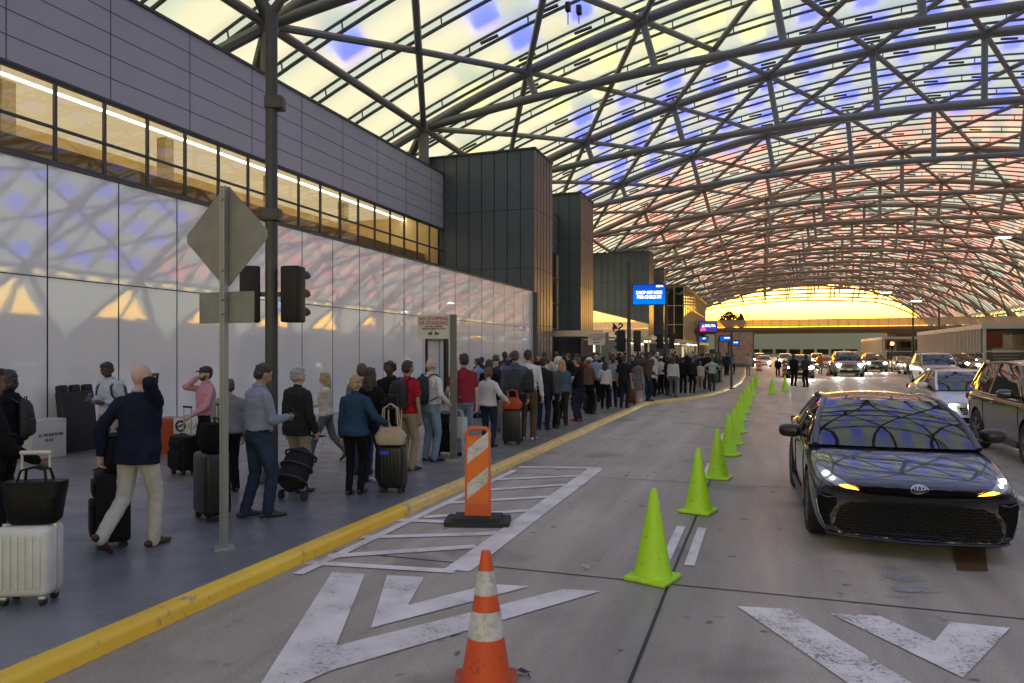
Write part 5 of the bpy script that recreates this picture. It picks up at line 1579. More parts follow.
def hero_front(t, bv, body_m):
    # lower grille: dark recess plus a honeycomb
    gout = [(-.64,.20),(.64,.20),(.73,.27),(.66,.46),(.58,.49),(.40,.51),(-.40,.51),(-.58,.49),(-.66,.46),(-.73,.27)]
    g = MB(); decal(g, bv, gout, .006, cuts=5); gr = g.build('lower_grille', M_GRILL, t)
    hx = MB()
    def inside(x, z):
        c = False; n = len(gout)
        for i in range(n):
            x1, z1 = gout[i]; x2, z2 = gout[(i+1) % n]
            if (z1 > z) != (z2 > z) and x < (x2-x1)*(z-z1)/(z2-z1)+x1: c = not c
        return c
    a, bz_ = .046, .021
    for r_ in range(12):
        for c_ in range(-9, 10):
            cx = c_*.080 + (r_ % 2)*.040; cz = .215+r_*.0268
            if not inside(cx, cz): continue
            pts = [(cx+a*.80*ux, cz+bz_*uz) for ux, uz in ((-.9,0),(-.45,.62),(.45,.62),(.9,0),(.45,-.62),(-.45,-.62))]
            hx.tube([(x, front_y(bv, x, z)-.014, z) for x, z in pts], .0045, 4, closed=True)
    hx.build('grille_mesh', M_GRILLE_EDGE, gr)
    s_ = MB(); decal(s_, bv, [(-.55,.595),(0,.57),(.55,.595),(.55,.625),(0,.605),(-.55,.625)], .006); s_.build('upper_slot', M_GRILL, t)
    c_ = MB(); decal(c_, bv, [(-.52,.515),(.52,.515),(.60,.57),(0,.555),(-.60,.57)], .005, cuts=4); c_.build('bumper_band', M_TRIM, t)
    for s in (1, -1):
        fl = (lambda o: o) if s > 0 else mirror_out
        o = fl([(.52,.625),(.66,.645),(.80,.70),(.845,.775),(.80,.785),(.70,.735),(.55,.665)])
        h = MB(); decal(h, bv, o, .012, cuts=4); ho = h.build('headlight', M_LAMPGL, t)
        o = fl([(.50,.628),(.63,.645),(.68,.668),(.62,.682),(.55,.662)])
        h = MB(); decal(h, bv, o, .020); h.build('turn_signal', M_AMBER, ho)
        h = MB(); cx, cz = s*.775, .738
        for dx, dz, r in ((0,0,.030),(-.050,-.024,.017)):
            x = cx+s*dx; h.ell((x, front_y(bv,x,cz+dz)-.015, cz+dz), (r,.02,r*.85), n=12, k=8)
        h.build('lamp', M_HEAD, ho)
        o = fl([(.46,.60),(.70,.615),(.86,.70),(.86,.66),(.72,.585),(.48,.575)])
        h = MB(); decal(h, bv, o, .009); h.build('lamp_surround', M_TRIM, t)
        o = fl([(.745,.25),(.82,.27),(.868,.42),(.855,.57),(.70,.55),(.69,.47),(.76,.36)])
        h = MB(); decal(h, bv, o, .008, cuts=4); h.build('side_duct', M_GRILL, t)
        e = MB(); pts = [(s*.70,.545),(s*.78,.53),(s*.85,.56),(s*.875,.50),(s*.855,.38),(s*.80,.24)]
        e.tube([(x, front_y(bv,x,z)-.008, z) for x, z in pts], .009, 6); e.build('duct_edge', body_m, t)
    l = MB(); pts = [(x, .165+.02*abs(x)) for x in [-.78+.06*k for k in range(27)]]
    l.tube([(x, front_y(bv,x,max(z,.19))-.012, z) for x, z in pts], .022, 6, sq=.6); l.build('front_lip', M_TRIM, t)
    # oval badge of three crossing ellipses
    em = MB(); cy = front_y(bv, 0, .668)
    def oval(cx, cz, rx, rz, r):
        em.tube([(cx+rx*math.cos(2*PI*i/28), front_y(bv, cx+rx*math.cos(2*PI*i/28), cz+rz*math.sin(2*PI*i/28))-.012, cz+rz*math.sin(2*PI*i/28)) for i in range(28)], r, 6, closed=True)
    oval(0,.672,.072,.047,.0058); oval(0,.690,.048,.019,.0045); oval(0,.672,.020,.044,.0045)
    em.build('badge', mat('badge_silver', (.75,.75,.78), .22, .7, var=.03), t)
    st = MB(); st.cbox((.50,1.372,1.005), (.13,.008,.022), M=Matrix.Rotation(R(-58),3,'X')); st.build('sticker', mat('white_sticker', (.5,.52,.55), .5), t)
    for x0, x1 in ((-.70,-.05),(.62,-.02)):
        wp = MB(); wp.tube([(x0*.95,1.22,.975),((x0+x1)/2,1.17,.985),(x1,1.10,.985)], .009, 5); wp.build('wiper', M_TRIM, t)

P_BLACK = paint('paint_black_blue', (.012,.012,.030), .3)
P_DARK = paint('paint_dark_bronze', (.030,.027,.027), .6, .3)
P_WHITE = paint('paint_white', (.62,.61,.60), 0, .4)
P_SILV = paint('paint_silver', (.38,.37,.34), .7, .3)
P_GREEN = paint('paint_dark_green', (.02,.05,.045), .3)
vehicle('parked_car', 'glossy black sedan facing us with white headlights and amber signals lit', 'car', (1.345, 7.35, 0), R(1.2), SEDAN, 'sedan', P_BLACK, .965, hero=True)
vehicle('parked_car', 'dark bronze sport-utility car cut off by the right edge of the photo', 'car', (5.05, 13.0, 0), R(1), SUV, 'suv', P_DARK, 1.02, chrome=True, lights='off')
wc = vehicle('parked_car', 'white sedan waiting behind the dark bronze sport-utility car', 'car', (5.0, 19.6, 0), R(.5), SEDAN, 'sedan', P_WHITE, 1.0, lights='on')
vehicle('parked_car', 'silver four-wheel drive with dim headlights, behind the white sedan', 'car', (9.6, 46.0, 0), 0, scale_spec(SUV,1.02,1,1.06), 'suvtall', P_SILV, 1.03, lights='on')
BIG = scale_spec(SUV, 1.05, 1.05, 1.06)
vehicle('parked_car', 'big grey sport-utility car with bright headlights in mid-road, facing us', 'car', (6.3, 60, 0), 0, BIG, 'big', paint('paint_grey', (.16,.16,.16), .5), 1.08, far=True)
vehicle('parked_car', 'dark car with dazzling headlights right of the grey sport-utility car', 'car', (10.2, 75, 0), 0, BIG, 'big', P_GREEN, 1.0, far=True)
vehicle('parked_car', 'dark sport-utility car behind the people standing in the road', 'car', (2.6, 55, 0), 0, SUV, 'suv', P_BLACK, 1.0, far=True)
vehicle('parked_car', 'silver sedan with lit headlights just left of the big grey car', 'car', (6.6, 86, 0), 0, SEDAN, 'sedan', P_SILV, 1.0, far=True)
vehicle('parked_car', 'white car parked by the glazed halls with its tail towards us', 'car', (13.6, 86, 0), PI, SEDAN, 'sedan', P_WHITE, 1.0, lights='off', far=True)
vehicle('parked_car', 'dark green car beside the island left of the near hall', 'car', (12.2, 72, 0), R(180), SEDAN, 'sedan', P_GREEN, 1.0, lights='off', far=True)
for i, (x, y, sp_, nm, pm, lab) in enumerate(((.2, 98, SEDAN, 'sedan', P_WHITE, 'white car far down the road, left of the lone walking figure'), (3.0, 104, SUV, 'suv', P_WHITE, 'white sport-utility car far down the road, above the middle cones'),
        (5.0, 112, SEDAN, 'sedan', P_WHITE, 'white sedan among the far traffic under the bridge'), (7.6, 112, SUV, 'suv', P_SILV, 'silver sport-utility car among the far traffic under the bridge'),
        (-.4, 116, SUV, 'suv', P_DARK, 'dark sport-utility car farthest left in the traffic under the bridge'), (10.0, 100, SUV, 'suv', P_WHITE, 'white van-like car behind the dazzling headlights'))):
    vehicle('parked_car', lab, 'car', (x, y, 0), 0, sp_, nm, pm, 1.0, far=True)
# ------------------------------------------------------------------ luggage on the pavement
def P_(px, fy, z=.1): return gpt(px, fy, z)
c = P_(30, 602)
sc = suitcase('upright white hard-shell suitcase with ribbed sides carrying a black tote', c, R(24), .37, .25, .50, (.56,.56,.53), handle=.50, hcol=mat('ivory_rod', (.5,.47,.42), .4))
shopper('large black leather tote standing on the white suitcase', c+Vector((.03,.02,.572)), R(28), .36, .20, .30, BLK, strap=.10, top=1.15)
c = P_(112, 545)
suitcase('large black soft suitcase pulled by the bald man in the blazer', c, R(-38), .42, .28, .62, BLK, soft=True, handle=.36)
shopper('black laptop bag lying slanted on the soft suitcase of the bald man', c+Vector((-.02,.03,.69)), R(-38), .40, .2, .34, (.015,.015,.017), strap=.05, name='laptop_bag', kind='plain', top=.85)
suitcase('small black cabin suitcase with raised handle beside the man in pink', P_(183,474), R(-15), .36, .24, .50, BLK, soft=True, handle=.42)
c = P_(212, 519)
suitcase('tall black hard suitcase standing behind the sign post', c, R(-30), .44, .28, .66, (.010,.010,.011), ribs=False, handle=.5)
shopper('black shoulder bag on top of the tall black hard suitcase', c+Vector((0,0,.73)), R(-30), .36, .22, .30, BLK, strap=.06, name='shoulder_bag', kind='plain', top=.95)
# cart with a strapped duffel pulled by the grey-haired man
c = P_(293, 500); hw = at_hand(pG, 'hr')
t = thing('luggage_cart', 'folding aluminium luggage cart tilted under the strapped black duffel', 'luggage cart', c, 0)
ax = (Vector((hw.x, hw.y, hw.z)) - c); ax_n = ax.normalized(); sd_ = ax_n.cross(Vector((0,0,1))).normalized()
for s in (-1,1):
    m = MB(); m.tube([Vector((0,0,.06))+sd_*s*.13, ax+sd_*s*.11], .011, 8); m.build('rail', M_ALU, t)
    m = MB(); m.tube([Vector((0,0,.06))+sd_*s*.15, Vector((0,0,.06))+sd_*s*.18], .06, 14); m.build('wheel', M_RUB, t)
m = MB(); m.tube([ax+sd_*.12, ax-sd_*.12], .014, 8); m.build('grip', M_BLACK, t)
dn = thing('duffel_bag', 'bulging black duffel strapped on the luggage cart of the grey-haired man', 'duffel bag', c+ax*.36+Vector((0,0,.02)), 0)
fw_ = sd_.cross(ax_n); fw_ = fw_ if fw_.z > 0 else -fw_
m = MB(); rings = []
for u in [i/12 for i in range(13)]:
    q = 1-abs(2*u-1)**4; rings.append([ax_n*((u-.5)*.60)+fw_*(.15+.17*q*math.sin(a)*(1+.06*math.sin(9*u)))+sd_*(.19*q*math.cos(a)+0) for a in [2*PI*j/18 for j in range(18)]])
m.loft(rings); m.build('bag_body', cloth((.022,.022,.024)), dn)
for u in (-.16,.02,.18):
    m = MB(); m.tube([ax_n*u+fw_*(.15+.182*math.sin(a))+sd_*(.20*math.cos(a)) for a in [2*PI*j/20 for j in range(20)]], .014, 6, closed=True); m.build('strap', cloth((.05,.05,.052)), dn)
c = P_(393, 492)
suitcase('black cabin suitcase topped by a cream tote beside the woman in the blue jacket', c, R(8), .34, .24, .54, BLK, handle=.46, ribs=True)
shopper('slouching cream canvas tote with long handles on the black cabin suitcase', c+Vector((0,-.06,.62)), R(15), .40, .2, .22, (.40,.33,.25), strap=.30, kind='plain', top=.7)
tp = thing('luggage_tag', 'blue tag band around the top of the black cabin suitcase under the cream tote', 'tag', c+Vector((-.05,-.14,.52)), R(8))
m = MB(); m.cbox((0,0,0),(.12,.012,.05),bevel=.004); m.build('tag_card', mat('blue_tag', (.02,.06,.5), .5), tp)
c = P_(446, 455)
suitcase('large black suitcase behind the dark sign pole by the crimson T-shirt', c, R(5), .42, .28, .66, BLK, soft=True, handle=.4)
shopper('white and black bag on the large black suitcase by the crimson T-shirt', c+Vector((.28,-.1,.32)), R(5), .30, .2, .36, (.5,.5,.5), strap=.12, kind='plain', top=1.0)
c = P_(512, 444)
suitcase('dark glossy suitcase with an orange-red bag on top', c, R(8), .36, .26, .62, (.02,.02,.022), handle=.34)
shopper('bright orange-red soft bag on the dark glossy suitcase', c+Vector((.02,-.04,.69)), R(10), .40, .24, .22, (.42,.075,.03), strap=.16, kind='plain', top=.62)
suitcase('pale pink cabin suitcase between the white-shirted man and the blonde woman', P_(549,424), R(8), .36, .24, .60, (.50,.40,.44), handle=.3)
shopper('brown bag on the pale pink cabin suitcase', P_(549,424)+Vector((0,0,.67)), 0, .34, .2, .26, (.13,.06,.03), strap=.1, top=.8)
suitcase('small dark cabin suitcase behind the red-shoed man', P_(590,413), R(8), .38, .24, .45, (.03,.032,.034), soft=True, handle=.3)
suitcase('deep red cabin suitcase beside the woman in the grey dress', P_(631,405), R(5), .36, .24, .48, (.12,.012,.018), handle=.3)
rc2 = random.Random(5)
cl = [('black',BLK),('navy',(.02,.03,.07)),('silver',(.3,.3,.31)),('dark grey',(.05,.05,.055)),('plum',(.07,.02,.05)),('teal',(.02,.09,.1))]
for i, (x, y, wl) in enumerate(((-5.2,27.5,'at the feet of the kerb-side row near the blue screen pole'),(-4.4,30.0,'just behind the kerb corner'),(-3.4,33.6,'on the widened pavement by the thin signal pole'),(-2.9,38,'on the widened pavement beyond the light grey T-shirt'),
        (-6.0,24.2,'in the queue beyond the gray post'),(-2.6,43.5,'near the far end of the kerb-side row'))):
    suitcase(f'{cl[i][0]} suitcase standing {wl}', (x,y,.1), rc2.uniform(-.5,.5), .38,.25,rc2.uniform(.5,.66), cl[i][1], soft=i % 2 == 0, handle=.35)

# ------------------------------------------------------------------ things against the wall
t = thing('cardboard_sign', 'pale propped box board with small black lettering against the white wall', 'board', gpt(44,464)+Vector((0,0,0)), 0)
d_ = RT; rzb = R(62)
t.location = (-11.55, 8.93, .1); t.rotation_euler = (0,0,R(90))
m = MB(); m.cbox((0,0,.33),(.64,.34,.66),bevel=.012); m.build('box', mat('off_white_card', (.42,.41,.38), .7, var=.08), t)
def wtext(s, size, mt, par, loc, rot, **k): return text_part('lettering', s, size, mt, par, loc, rot, **k)
wtext('A. MODULAR', .075, M_BLACK, t, (.03,-.176,.40), (R(90),0,0)); wtext('FLAT', .075, M_BLACK, t, (.0,-.176,.31), (R(90),0,0))
t = thing('folded_wheelchair_ramp', 'tall black folded panel with notched top leaning on the white wall', 'panel', (-11.62,9.68,.1), R(90))
m = MB(); M = Matrix.Rotation(R(-8),3,'X')
m.cbox((0,.02,.55),(.66,.16,1.08),M=M,bevel=.02); m.build('panel_body', M_BLACK, t)
for x in (-.25,0,.25):
    m = MB(); m.cbox((x,.10,1.13),(.16,.14,.16),M=M,bevel=.03); m.build('top_block', M_BLACK, t)
# orange bins with a white placard behind the man in pink
for i, (px, lab) in enumerate(((171,'orange plastic bin left of the placard, behind the bald man'),(210,'orange plastic bin right of the placard, behind the man in pink'))):
    p = gpt(px, 458)
    t = thing('orange_bin', lab, 'bin', p, 0)
    m = MB(); rings = []
    for z, a in ((0,.72),(.04,.8),(.62,1.0),(.66,1.06),(.70,1.06)):
        rings.append([(.27*a*math.copysign(abs(math.cos(q))**.5,math.cos(q)), .24*a*math.copysign(abs(math.sin(q))**.5,math.sin(q)), z) for q in [2*PI*j/24 for j in range(24)]])
    m.loft(rings); m.build('bin_body', mat('bin_orange', (.42,.075,.02), .5), t)
    m = MB(); m.cbox((0,0,.71),(.5,.44,.03),bevel=.01); m.build('lid', mat('bin_lid', (.30,.05,.015), .5), t)
p = gpt(190, 462)
t = thing('placard', 'white placard with a black round emblem and grey letters on a wire frame', 'sign', p, R(8))
m = MB(); m.cbox((0,0,.62),(.62,.03,.28),bevel=.005); m.build('board', mat('placard_white', (.55,.55,.54), .5), t)
m = MB(); m.tube([(-.17+.085*math.cos(a),-.019,.62+.085*math.sin(a)) for a in [2*PI*i/20 for i in range(20)]], .018, 6, closed=True); m.tube([(-.23,-.02,.60),(-.11,-.02,.65)], .014, 6); m.build('emblem', M_BLACK, t)
wtext('CAR', .16, mat('placard_grey', (.2,.2,.2), .5), t, (.12,-.02,.62), (R(90),0,0))
for s in (-1,1):
    m = MB(); m.tube([(s*.27,.0,.0),(s*.27,0,.5)], .012, 6); m.build('leg', M_BLACK, t)

# ------------------------------------------------------------------ cones and barricade
M_LIME = kerb_mat('lime_cone', (.40,.70,.010), (.20,.32,.03), .15)
M_ORG = kerb_mat('orange_cone', (.66,.085,.018), (.22,.045,.02), .14)
def reflect_mat():
    m, nt, out = newmat('reflective_band'); b = bsdf(nt, out, Roughness=.35)
    n = tex_noise(nt, 16, 6, .7)
    nt.links.new(ramp(nt, n, [(.35, (.36,.34,.31)), (.55, (.60,.58,.55))]), b.inputs['Base Color'])
    return m
M_REFL = reflect_mat()
def cone_mesh(t, h, rb, base, m_, bands=False):
    r0 = rb; r1 = .026
    if bands:
        prof = [(0.035,r0*1.0)]; cuts = [.36,.56,.68,.86,1.0]
        cols = [m_, M_REFL, m_, M_REFL, m_]
        z0 = .035; 
        for i, cz in enumerate(cuts):
            z1 = .035+(h-.035)*cz; m = MB()
            ra = r0+(r1-r0)*(z0-.035)/(h-.035); rb_ = r0+(r1-r0)*(z1-.035)/(h-.035); e = .003 if cols[i] is M_REFL else 0
            m.loft([[((r+e)*math.cos(2*PI*j/28), (r+e)*math.sin(2*PI*j/28), z) for j in range(28)] for r, z in ((ra,z0),(rb_,z1))], cap=(i == 4))
            m.build('reflective_band' if e else 'cone_section', cols[i], t, smooth=None); z0 = z1
    else:
        m = MB(); m.loft([[(r*math.cos(2*PI*j/28), r*math.sin(2*PI*j/28), z) for j in range(28)] for r, z in ((r0+.015,.035),(r0,.06),((r0+r1)/2,h*.52),(r1,h-.012),(r1*.7,h))]); m.build('cone_body', m_, t)
    m = MB(); m.cbox((0,0,.02),(base,base,.04),bevel=.015); m.build('base', m_ if not bands else mat('worn_orange_base', (.40,.07,.03), .7, var=.35, scale=12), t)
LC = [(652.7,580.5),(698,513.5),(718,480),(728.7,457),(734,445.5),(738,434),(740.5,422),(744.5,414.5),(747,407),(748.6,403),(752,397.6),(756.5,387.5),(772,395),(785,392)]
NW = ['nearest','second','third','fourth','fifth','sixth','seventh','eighth','ninth','tenth','eleventh','twelfth']
prev = None
for i, (px, fy) in enumerate(LC):
    p = gpt(px, fy-1.5, 0)
    if i < 12: lab = f'lime green traffic cone, {NW[i]} from the camera in the slanting row'
    else: lab = ['lime green cone apart from the row, straight below the lone walker','lime green cone apart from the row, beside the two dark figures'][i-12]
    t = thing('traffic_cone', lab, 'traffic cone', p, rnd.uniform(-.4,.4) if i else R(12), 'lime green cones dividing the lanes')
    t.rotation_euler = (rnd.uniform(-.015,.015), rnd.uniform(-.02,.02), R(-8)+rnd.uniform(-.25,.25))
    if prev is None: cone_mesh(t, .76, .155, .37, M_LIME); prev = t
    else:
        for ch in kids(prev):
            c = ch.copy(); COL.objects.link(c); c.parent = t
        t.scale = (1,1,rnd.uniform(.97,1.02))
t = thing('traffic_cone', 'scuffed orange cone with two white reflective bands in the foreground', 'traffic cone', gpt(486, 688, 0), R(20))
cone_mesh(t, .775, .145, .36, M_ORG, True)
t = thing('traffic_cone', 'tiny far orange cone in the road left of the grey car', 'traffic cone', gpt(828,376,0), 0); cone_mesh(t, .75, .15, .36, M_ORG, True)
for i, (px, fy, lab) in enumerate(((786,377,'orange barrel beyond the two dark figures in the road'),(759,371,'orange and white barrel at the end of the pavement'))):
    p = gpt(px, fy, 0); t = thing('traffic_barrel', lab, 'barrel', p, 0)
    for k_ in range(5):
        m = MB(); r_ = .29-.012*k_; m.tube([(0,0,.06+k_*.19),(0,0,.06+k_*.19+.188)], r_, 20); m.build('reflective_band' if k_ % 2 else 'barrel_ring', M_REFL if k_ % 2 else M_ORG, t)
    m = MB(); m.tube([(0,0,0),(0,0,.06)], .34, 20); m.build('base', M_RUB, t)
# vertical-panel barricade
c = gpt(478, 523, 0)
t = thing('barricade_panel', 'orange vertical barricade panel with white diagonal stripes on a black rubber base', 'barricade', c, R(16))
m = MB(); m.prism([(-.34,-.22),(.34,-.22),(.36,-.16),(.36,.16),(.34,.22),(-.34,.22),(-.36,.16),(-.36,-.16)], 0, .05); m.prism([(-.26,-.16),(.26,-.16),(.26,.16),(-.26,.16)], .05, .085); m.build('base', M_RUB, t)
out = [(-.145,.085),(.145,.085),(.135,.98),(.115,1.04),(.06,1.075),(-.06,1.075),(-.115,1.04),(-.135,.98)]
m = MB()
# frame with a hand slot: side posts, foot, head
M_ORGF = mat('barricade_orange', (.60,.10,.025), .45, var=.1, scale=6)
m.prism(out[:2]+[(.137,.97),(-.137,.97)], -.025, .025, 'y'); 
m.tube([(-.122,0,.95),(-.122,0,1.0),(-.09,0,1.05),(.09,0,1.05),(.122,0,1.0),(.122,0,.95)], .024, 8)
m.build('panel_body', M_ORGF, t)
s_ = MB(); s_.quad((-.118,-.028,.22),(.118,-.028,.22),(.115,-.028,.95),(-.115,-.028,.95)); s_.build('orange_sheeting', mat('orange_sheeting', (.70,.15,.02), .35, var=.05), t)
for z0 in (.27,.66):
    w2 = MB(); w2.add([(-.117,-.031,z0),(.117,-.031,z0+.19),(.117,-.031,z0+.36),(-.117,-.031,z0+.17)], [(0,1,2,3)]); w2.build('white_stripe', M_REFL, t)
# litter
for i, (px, fy, lab) in enumerate(((585,569,'crumpled scrap of white paper on the road by the orange barricade'),(525,676,'small dark crushed scrap on the road beside the orange foreground cone'),(706,450,'little white scrap on the road right of the cones'))):
    p = gpt(px, fy, 0); t = MB(); r3 = random.Random(i)
    for q in range(4):
        a = [Vector((r3.uniform(-.06,.06), r3.uniform(-.035,.035), r3.uniform(.006,.035))) for _ in range(4)]
        t.add(a, [(0,1,2),(0,2,3)])
    o = t.build('litter', mat('paper_white', (.5,.5,.5), .6) if i != 1 else M_RUB, None); o.location = p
    tag(o, lab, 'litter')

# ------------------------------------------------------------------ poles, signs, signals
def signal_head(t, x, y, z, rz, n=3, h=.78):
    M = Matrix.Rotation(rz, 3, 'Z'); c = Vector((x,y,z))
    m = MB(); m.cbox(c, (.27,.24,h), M=M, bevel=.03)
    sh = m.build('signal_head', M_BLACK, t)
    for i in range(n):
        zz = z + h/2 - h*(i+.5)/n
        v = MB(); pts = []
        for a0 in range(0, 11):
            a = PI*(-.1+1.2*a0/10); pts.append(a)
        r_ = .105
        v.loft([[tuple(c + M @ Vector((r_*math.cos(a), .12+dy*(1 if math.sin(a) > 0 else .55), zz-z+r_*math.sin(a)))) for a in pts] for dy in (0,.2)], closed=False)
        v.build('visor', M_BLACK, sh)
        l = MB(); l.ell(c + M @ Vector((0,.125,zz-z)), (.09,.02,.09), M=M); l.build('lens', mat('signal_lens', (.02,.02,.02), .2), sh)
def lamp_pole(px, d, z1, label, heads=True, fork=True, r=.088, group=None, head_rz=0, hz=2.72):
    p = dpt(px, d, .1)
    t = thing('signal_pole', label, 'pole', p, 0, group)
    m = MB(); m.tube([(0,0,0),(0,0,z1)], [r, r*.92], 16); m.build('shaft', M_POLE, t)
    m = MB(); m.tube([(0,0,0),(0,0,.04)], .2, 16); m.tube([(0,0,.04),(0,0,.25)], [.14,.1], 16); m.build('base', M_POLE, t)
    if fork:
        for s in (-1,1):
            m = MB(); m.tube([Vector((0,0,z1-.06)), RT*s*.12+Vector((0,0,z1+.12)), RT*s*.42+Vector((0,0,z1+.75)), RT*s*.75+Vector((0,0,z1+1.2)), RT*s*1.6+Vector((0,0,z1+1.55))], [.075,.06,.05,.045,.04], 10); m.build('arm', M_POLE, t)
            m = MB(); m.cbox(RT*s*1.9+Vector((0,0,z1+1.58)), (.75,.26,.1), rz=YAW, bevel=.03); m.build('lamp_head', M_POLE, t)
    if heads:
        for s, a in ((-1,.35),(1,-.2)):
            q = RT*s*.30
            m = MB(); m.bar(RT*s*.08+Vector((0,0,hz)), q+Vector((0,0,hz)), .05, .06); m.build('bracket', M_POLE, t)
            signal_head(t, q.x+.0, q.y, hz, YAW+a+head_rz)
    return t
p1 = lamp_pole(271.5, 10.0, 6.55, 'tall dark forked lamp pole with two black signal heads by the blue-shirted man', hz=2.60)
for z, dx in ((3.7,.0),(5.25,.05)):
    m = MB(); m.cbox(RT*dx+Vector((0,0,z)), (.25,.2,.18), rz=YAW, bevel=.02); m.build('junction_box', M_POLE, p1)
# perforated post with a diamond sign seen from behind
c = gpt(224, 548, .1)
t = thing('warning_sign', 'back of a grey diamond road sign with a small plate on a perforated steel post', 'road sign', c, 0)
def perf_mat():
    m, nt, out = newmat('perforated_post'); b = bsdf(nt, out, Roughness=.45, Metallic=.5)
    tc = nt.nodes.new('ShaderNodeTexCoord'); sp_ = nt.nodes.new('ShaderNodeSeparateXYZ'); nt.links.new(tc.outputs['Object'], sp_.inputs[0])
    z = math_n(nt, 'SUBTRACT', math_n(nt, 'PINGPONG', sp_.outputs[2], .0127), .0)
    xx = math_n(nt, 'ABSOLUTE', sp_.outputs[0])
    r2 = math_n(nt, 'ADD', math_n(nt, 'MULTIPLY', z, z), math_n(nt, 'MULTIPLY', xx, xx))
    f = math_n(nt, 'LESS_THAN', r2, .0055**2)
    nt.links.new(mixc(nt, f, (.30,.31,.29), (.03,.03,.03)), b.inputs['Base Color'])
    return m
m = MB(); m.cbox((0,0,1.66),(.055,.055,3.32)); m.build('post', perf_mat(), t)
m = MB(); m.tube([(0,0,0),(0,0,.012)], .12, 4); m.build('base_plate', M_GALV, t)
M_SBACK = mat('sign_back_aluminium', (.22,.218,.205), .5, .35, var=.15, scale=5)
m = MB(); a = .49; q = .035
m.prism([(-q,-a+q),(q,-a+q),(a-q,-q),(a-q,q),(q,a-q),(-q,a-q),(-a+q,q),(-a+q,-q)], 0, .004, 'y')
m.v = [(v[0], v[1]+.032, v[2]+2.865) for v in m.v]; m.build('diamond_plate', M_SBACK, t)
m = MB(); m.cbox((.0,.033,2.21),(.62,.004,.29)); m.build('small_plate', M_SBACK, t)
for z in (2.15,2.28,2.55,3.2):
    m = MB(); m.tube([(0,-.045,z),(0,-.02,z)], .014, 8); m.build('bolt', M_GALV, t)
# parking sign posts
def parking_sign(px, d, label, side=-1, zt=2.42):
    p = dpt(px, d, .1)
    t = thing('parking_sign', label, 'road sign', p, R(14))
    m = MB(); m.cbox((0,0,zt/2),(.105,.09,zt)); m.build('post', mat('green_grey_post', (.10,.115,.105), .55, var=.15), t)
    m = MB(); m.cbox((0,0,.02),(.22,.2,.04)); m.build('base_plate', M_GALV, t)
    cx = side*.33; cz = zt-.20
    m = MB(); m.cbox((cx,-.02,cz),(.54,.012,.40)); b_ = m.build('sign_plate', mat('sign_cream', (.52,.50,.46), .5, var=.05), t)
    red = mat('sign_red', (.32,.03,.03), .5); dk = mat('sign_dark', (.05,.05,.05), .5)
    def tx(s, size, z, mt, sx=1.0): text_part('lettering', s, size, mt, b_, (cx,-.029,cz+z), (R(90),0,0), sx=sx, extrude=.001, bold=.002)
    tx('NO STOPPING', .082, .130, red, .92); tx('OR STANDING', .082, .055, red, .92)
    tx('ACTIVE LOADING', .036, .0, dk); tx('VEHICLES SUBJECT TO TOW', .030, -.038, dk)
    for s in (-1,1):
        m = MB(); x0 = cx+s*.055; z0 = cz-.115
        m.cbox((x0,-.028,z0),(.07,.004,.028)); m.cbox((x0-s*.018,-.028,z0+.022),(.03,.004,.022)); m.tube([(x0-.02,-.028,z0-.018),(x0-.02,-.0305,z0-.018)], .012, 8); m.tube([(x0+.02,-.028,z0-.018),(x0+.02,-.0305,z0-.018)], .012, 8)
        m.build('tow_symbol', dk, b_)
    return t
parking_sign(453.5, 11.9, 'cream NO STOPPING OR STANDING sign on a dark green-grey post by the crimson T-shirt')
parking_sign(607, 22.9, 'farther cream NO STOPPING OR STANDING sign on a gray post in the queue')
# pole with the blue drop-off screen
Y = 26.4; d4 = 26.4
p4 = lamp_pole(629, d4, 5.1, 'dark pole with two black signal heads carrying the blue drop-off screen', fork=False, r=.075, hz=2.2)
t = thing('drop_off_screen', 'bright blue lit screen reading DROP OFF HERE FOR CHECK-IN', 'screen', (p4.location.x, p4.location.y, 4.0), YAW*.55)
m = MB(); m.cbox((.72,.0,0),(1.22,.12,.78),bevel=.02); fr = m.build('housing', M_BLACK, t)
m = MB(); m.quad((.14,-.064,-.36),(1.30,-.064,-.36),(1.30,-.064,.36),(.14,-.064,.36))
def screen_mat(name, c1, c2, s):
    mm, nt, out = newmat(name); e = nt.nodes.new('ShaderNodeEmission'); e.inputs[1].default_value = s
    tc = nt.nodes.new('ShaderNodeTexCoord'); sp_ = nt.nodes.new('ShaderNodeSeparateXYZ'); nt.links.new(tc.outputs['Generated'], sp_.inputs[0])
    nt.links.new(ramp(nt, sp_.outputs[2], [(0, c1), (1, c2)]), e.inputs[0]); nt.links.new(e.outputs[0], out.inputs['Surface'])
    return mm
m.build('display', screen_mat('blue_display', (.0,.11,.55), (.004,.03,.22), .30), t)
M_WTXT = emat('white_display_text', (1,1,1), .32)
text_part('lettering', 'DROP OFF HERE', .155, M_WTXT, t, (.72,-.07,.06), (R(90),0,0), bold=.006, sx=.82)
text_part('lettering', 'FOR CHECK-IN', .155, M_WTXT, t, (.72,-.07,-.10), (R(90),0,0), bold=.006, sx=.82)
text_part('lettering', 'DELTA', .085, M_WTXT, t, (1.10,-.07,.29), (R(90),0,0), bold=.003)
m = MB(); m.bar((0,0,.2),(.2,0,.2),.05,.05); m.bar((0,0,-.2),(.2,0,-.2),.05,.05); m.build('bracket', M_POLE, t)
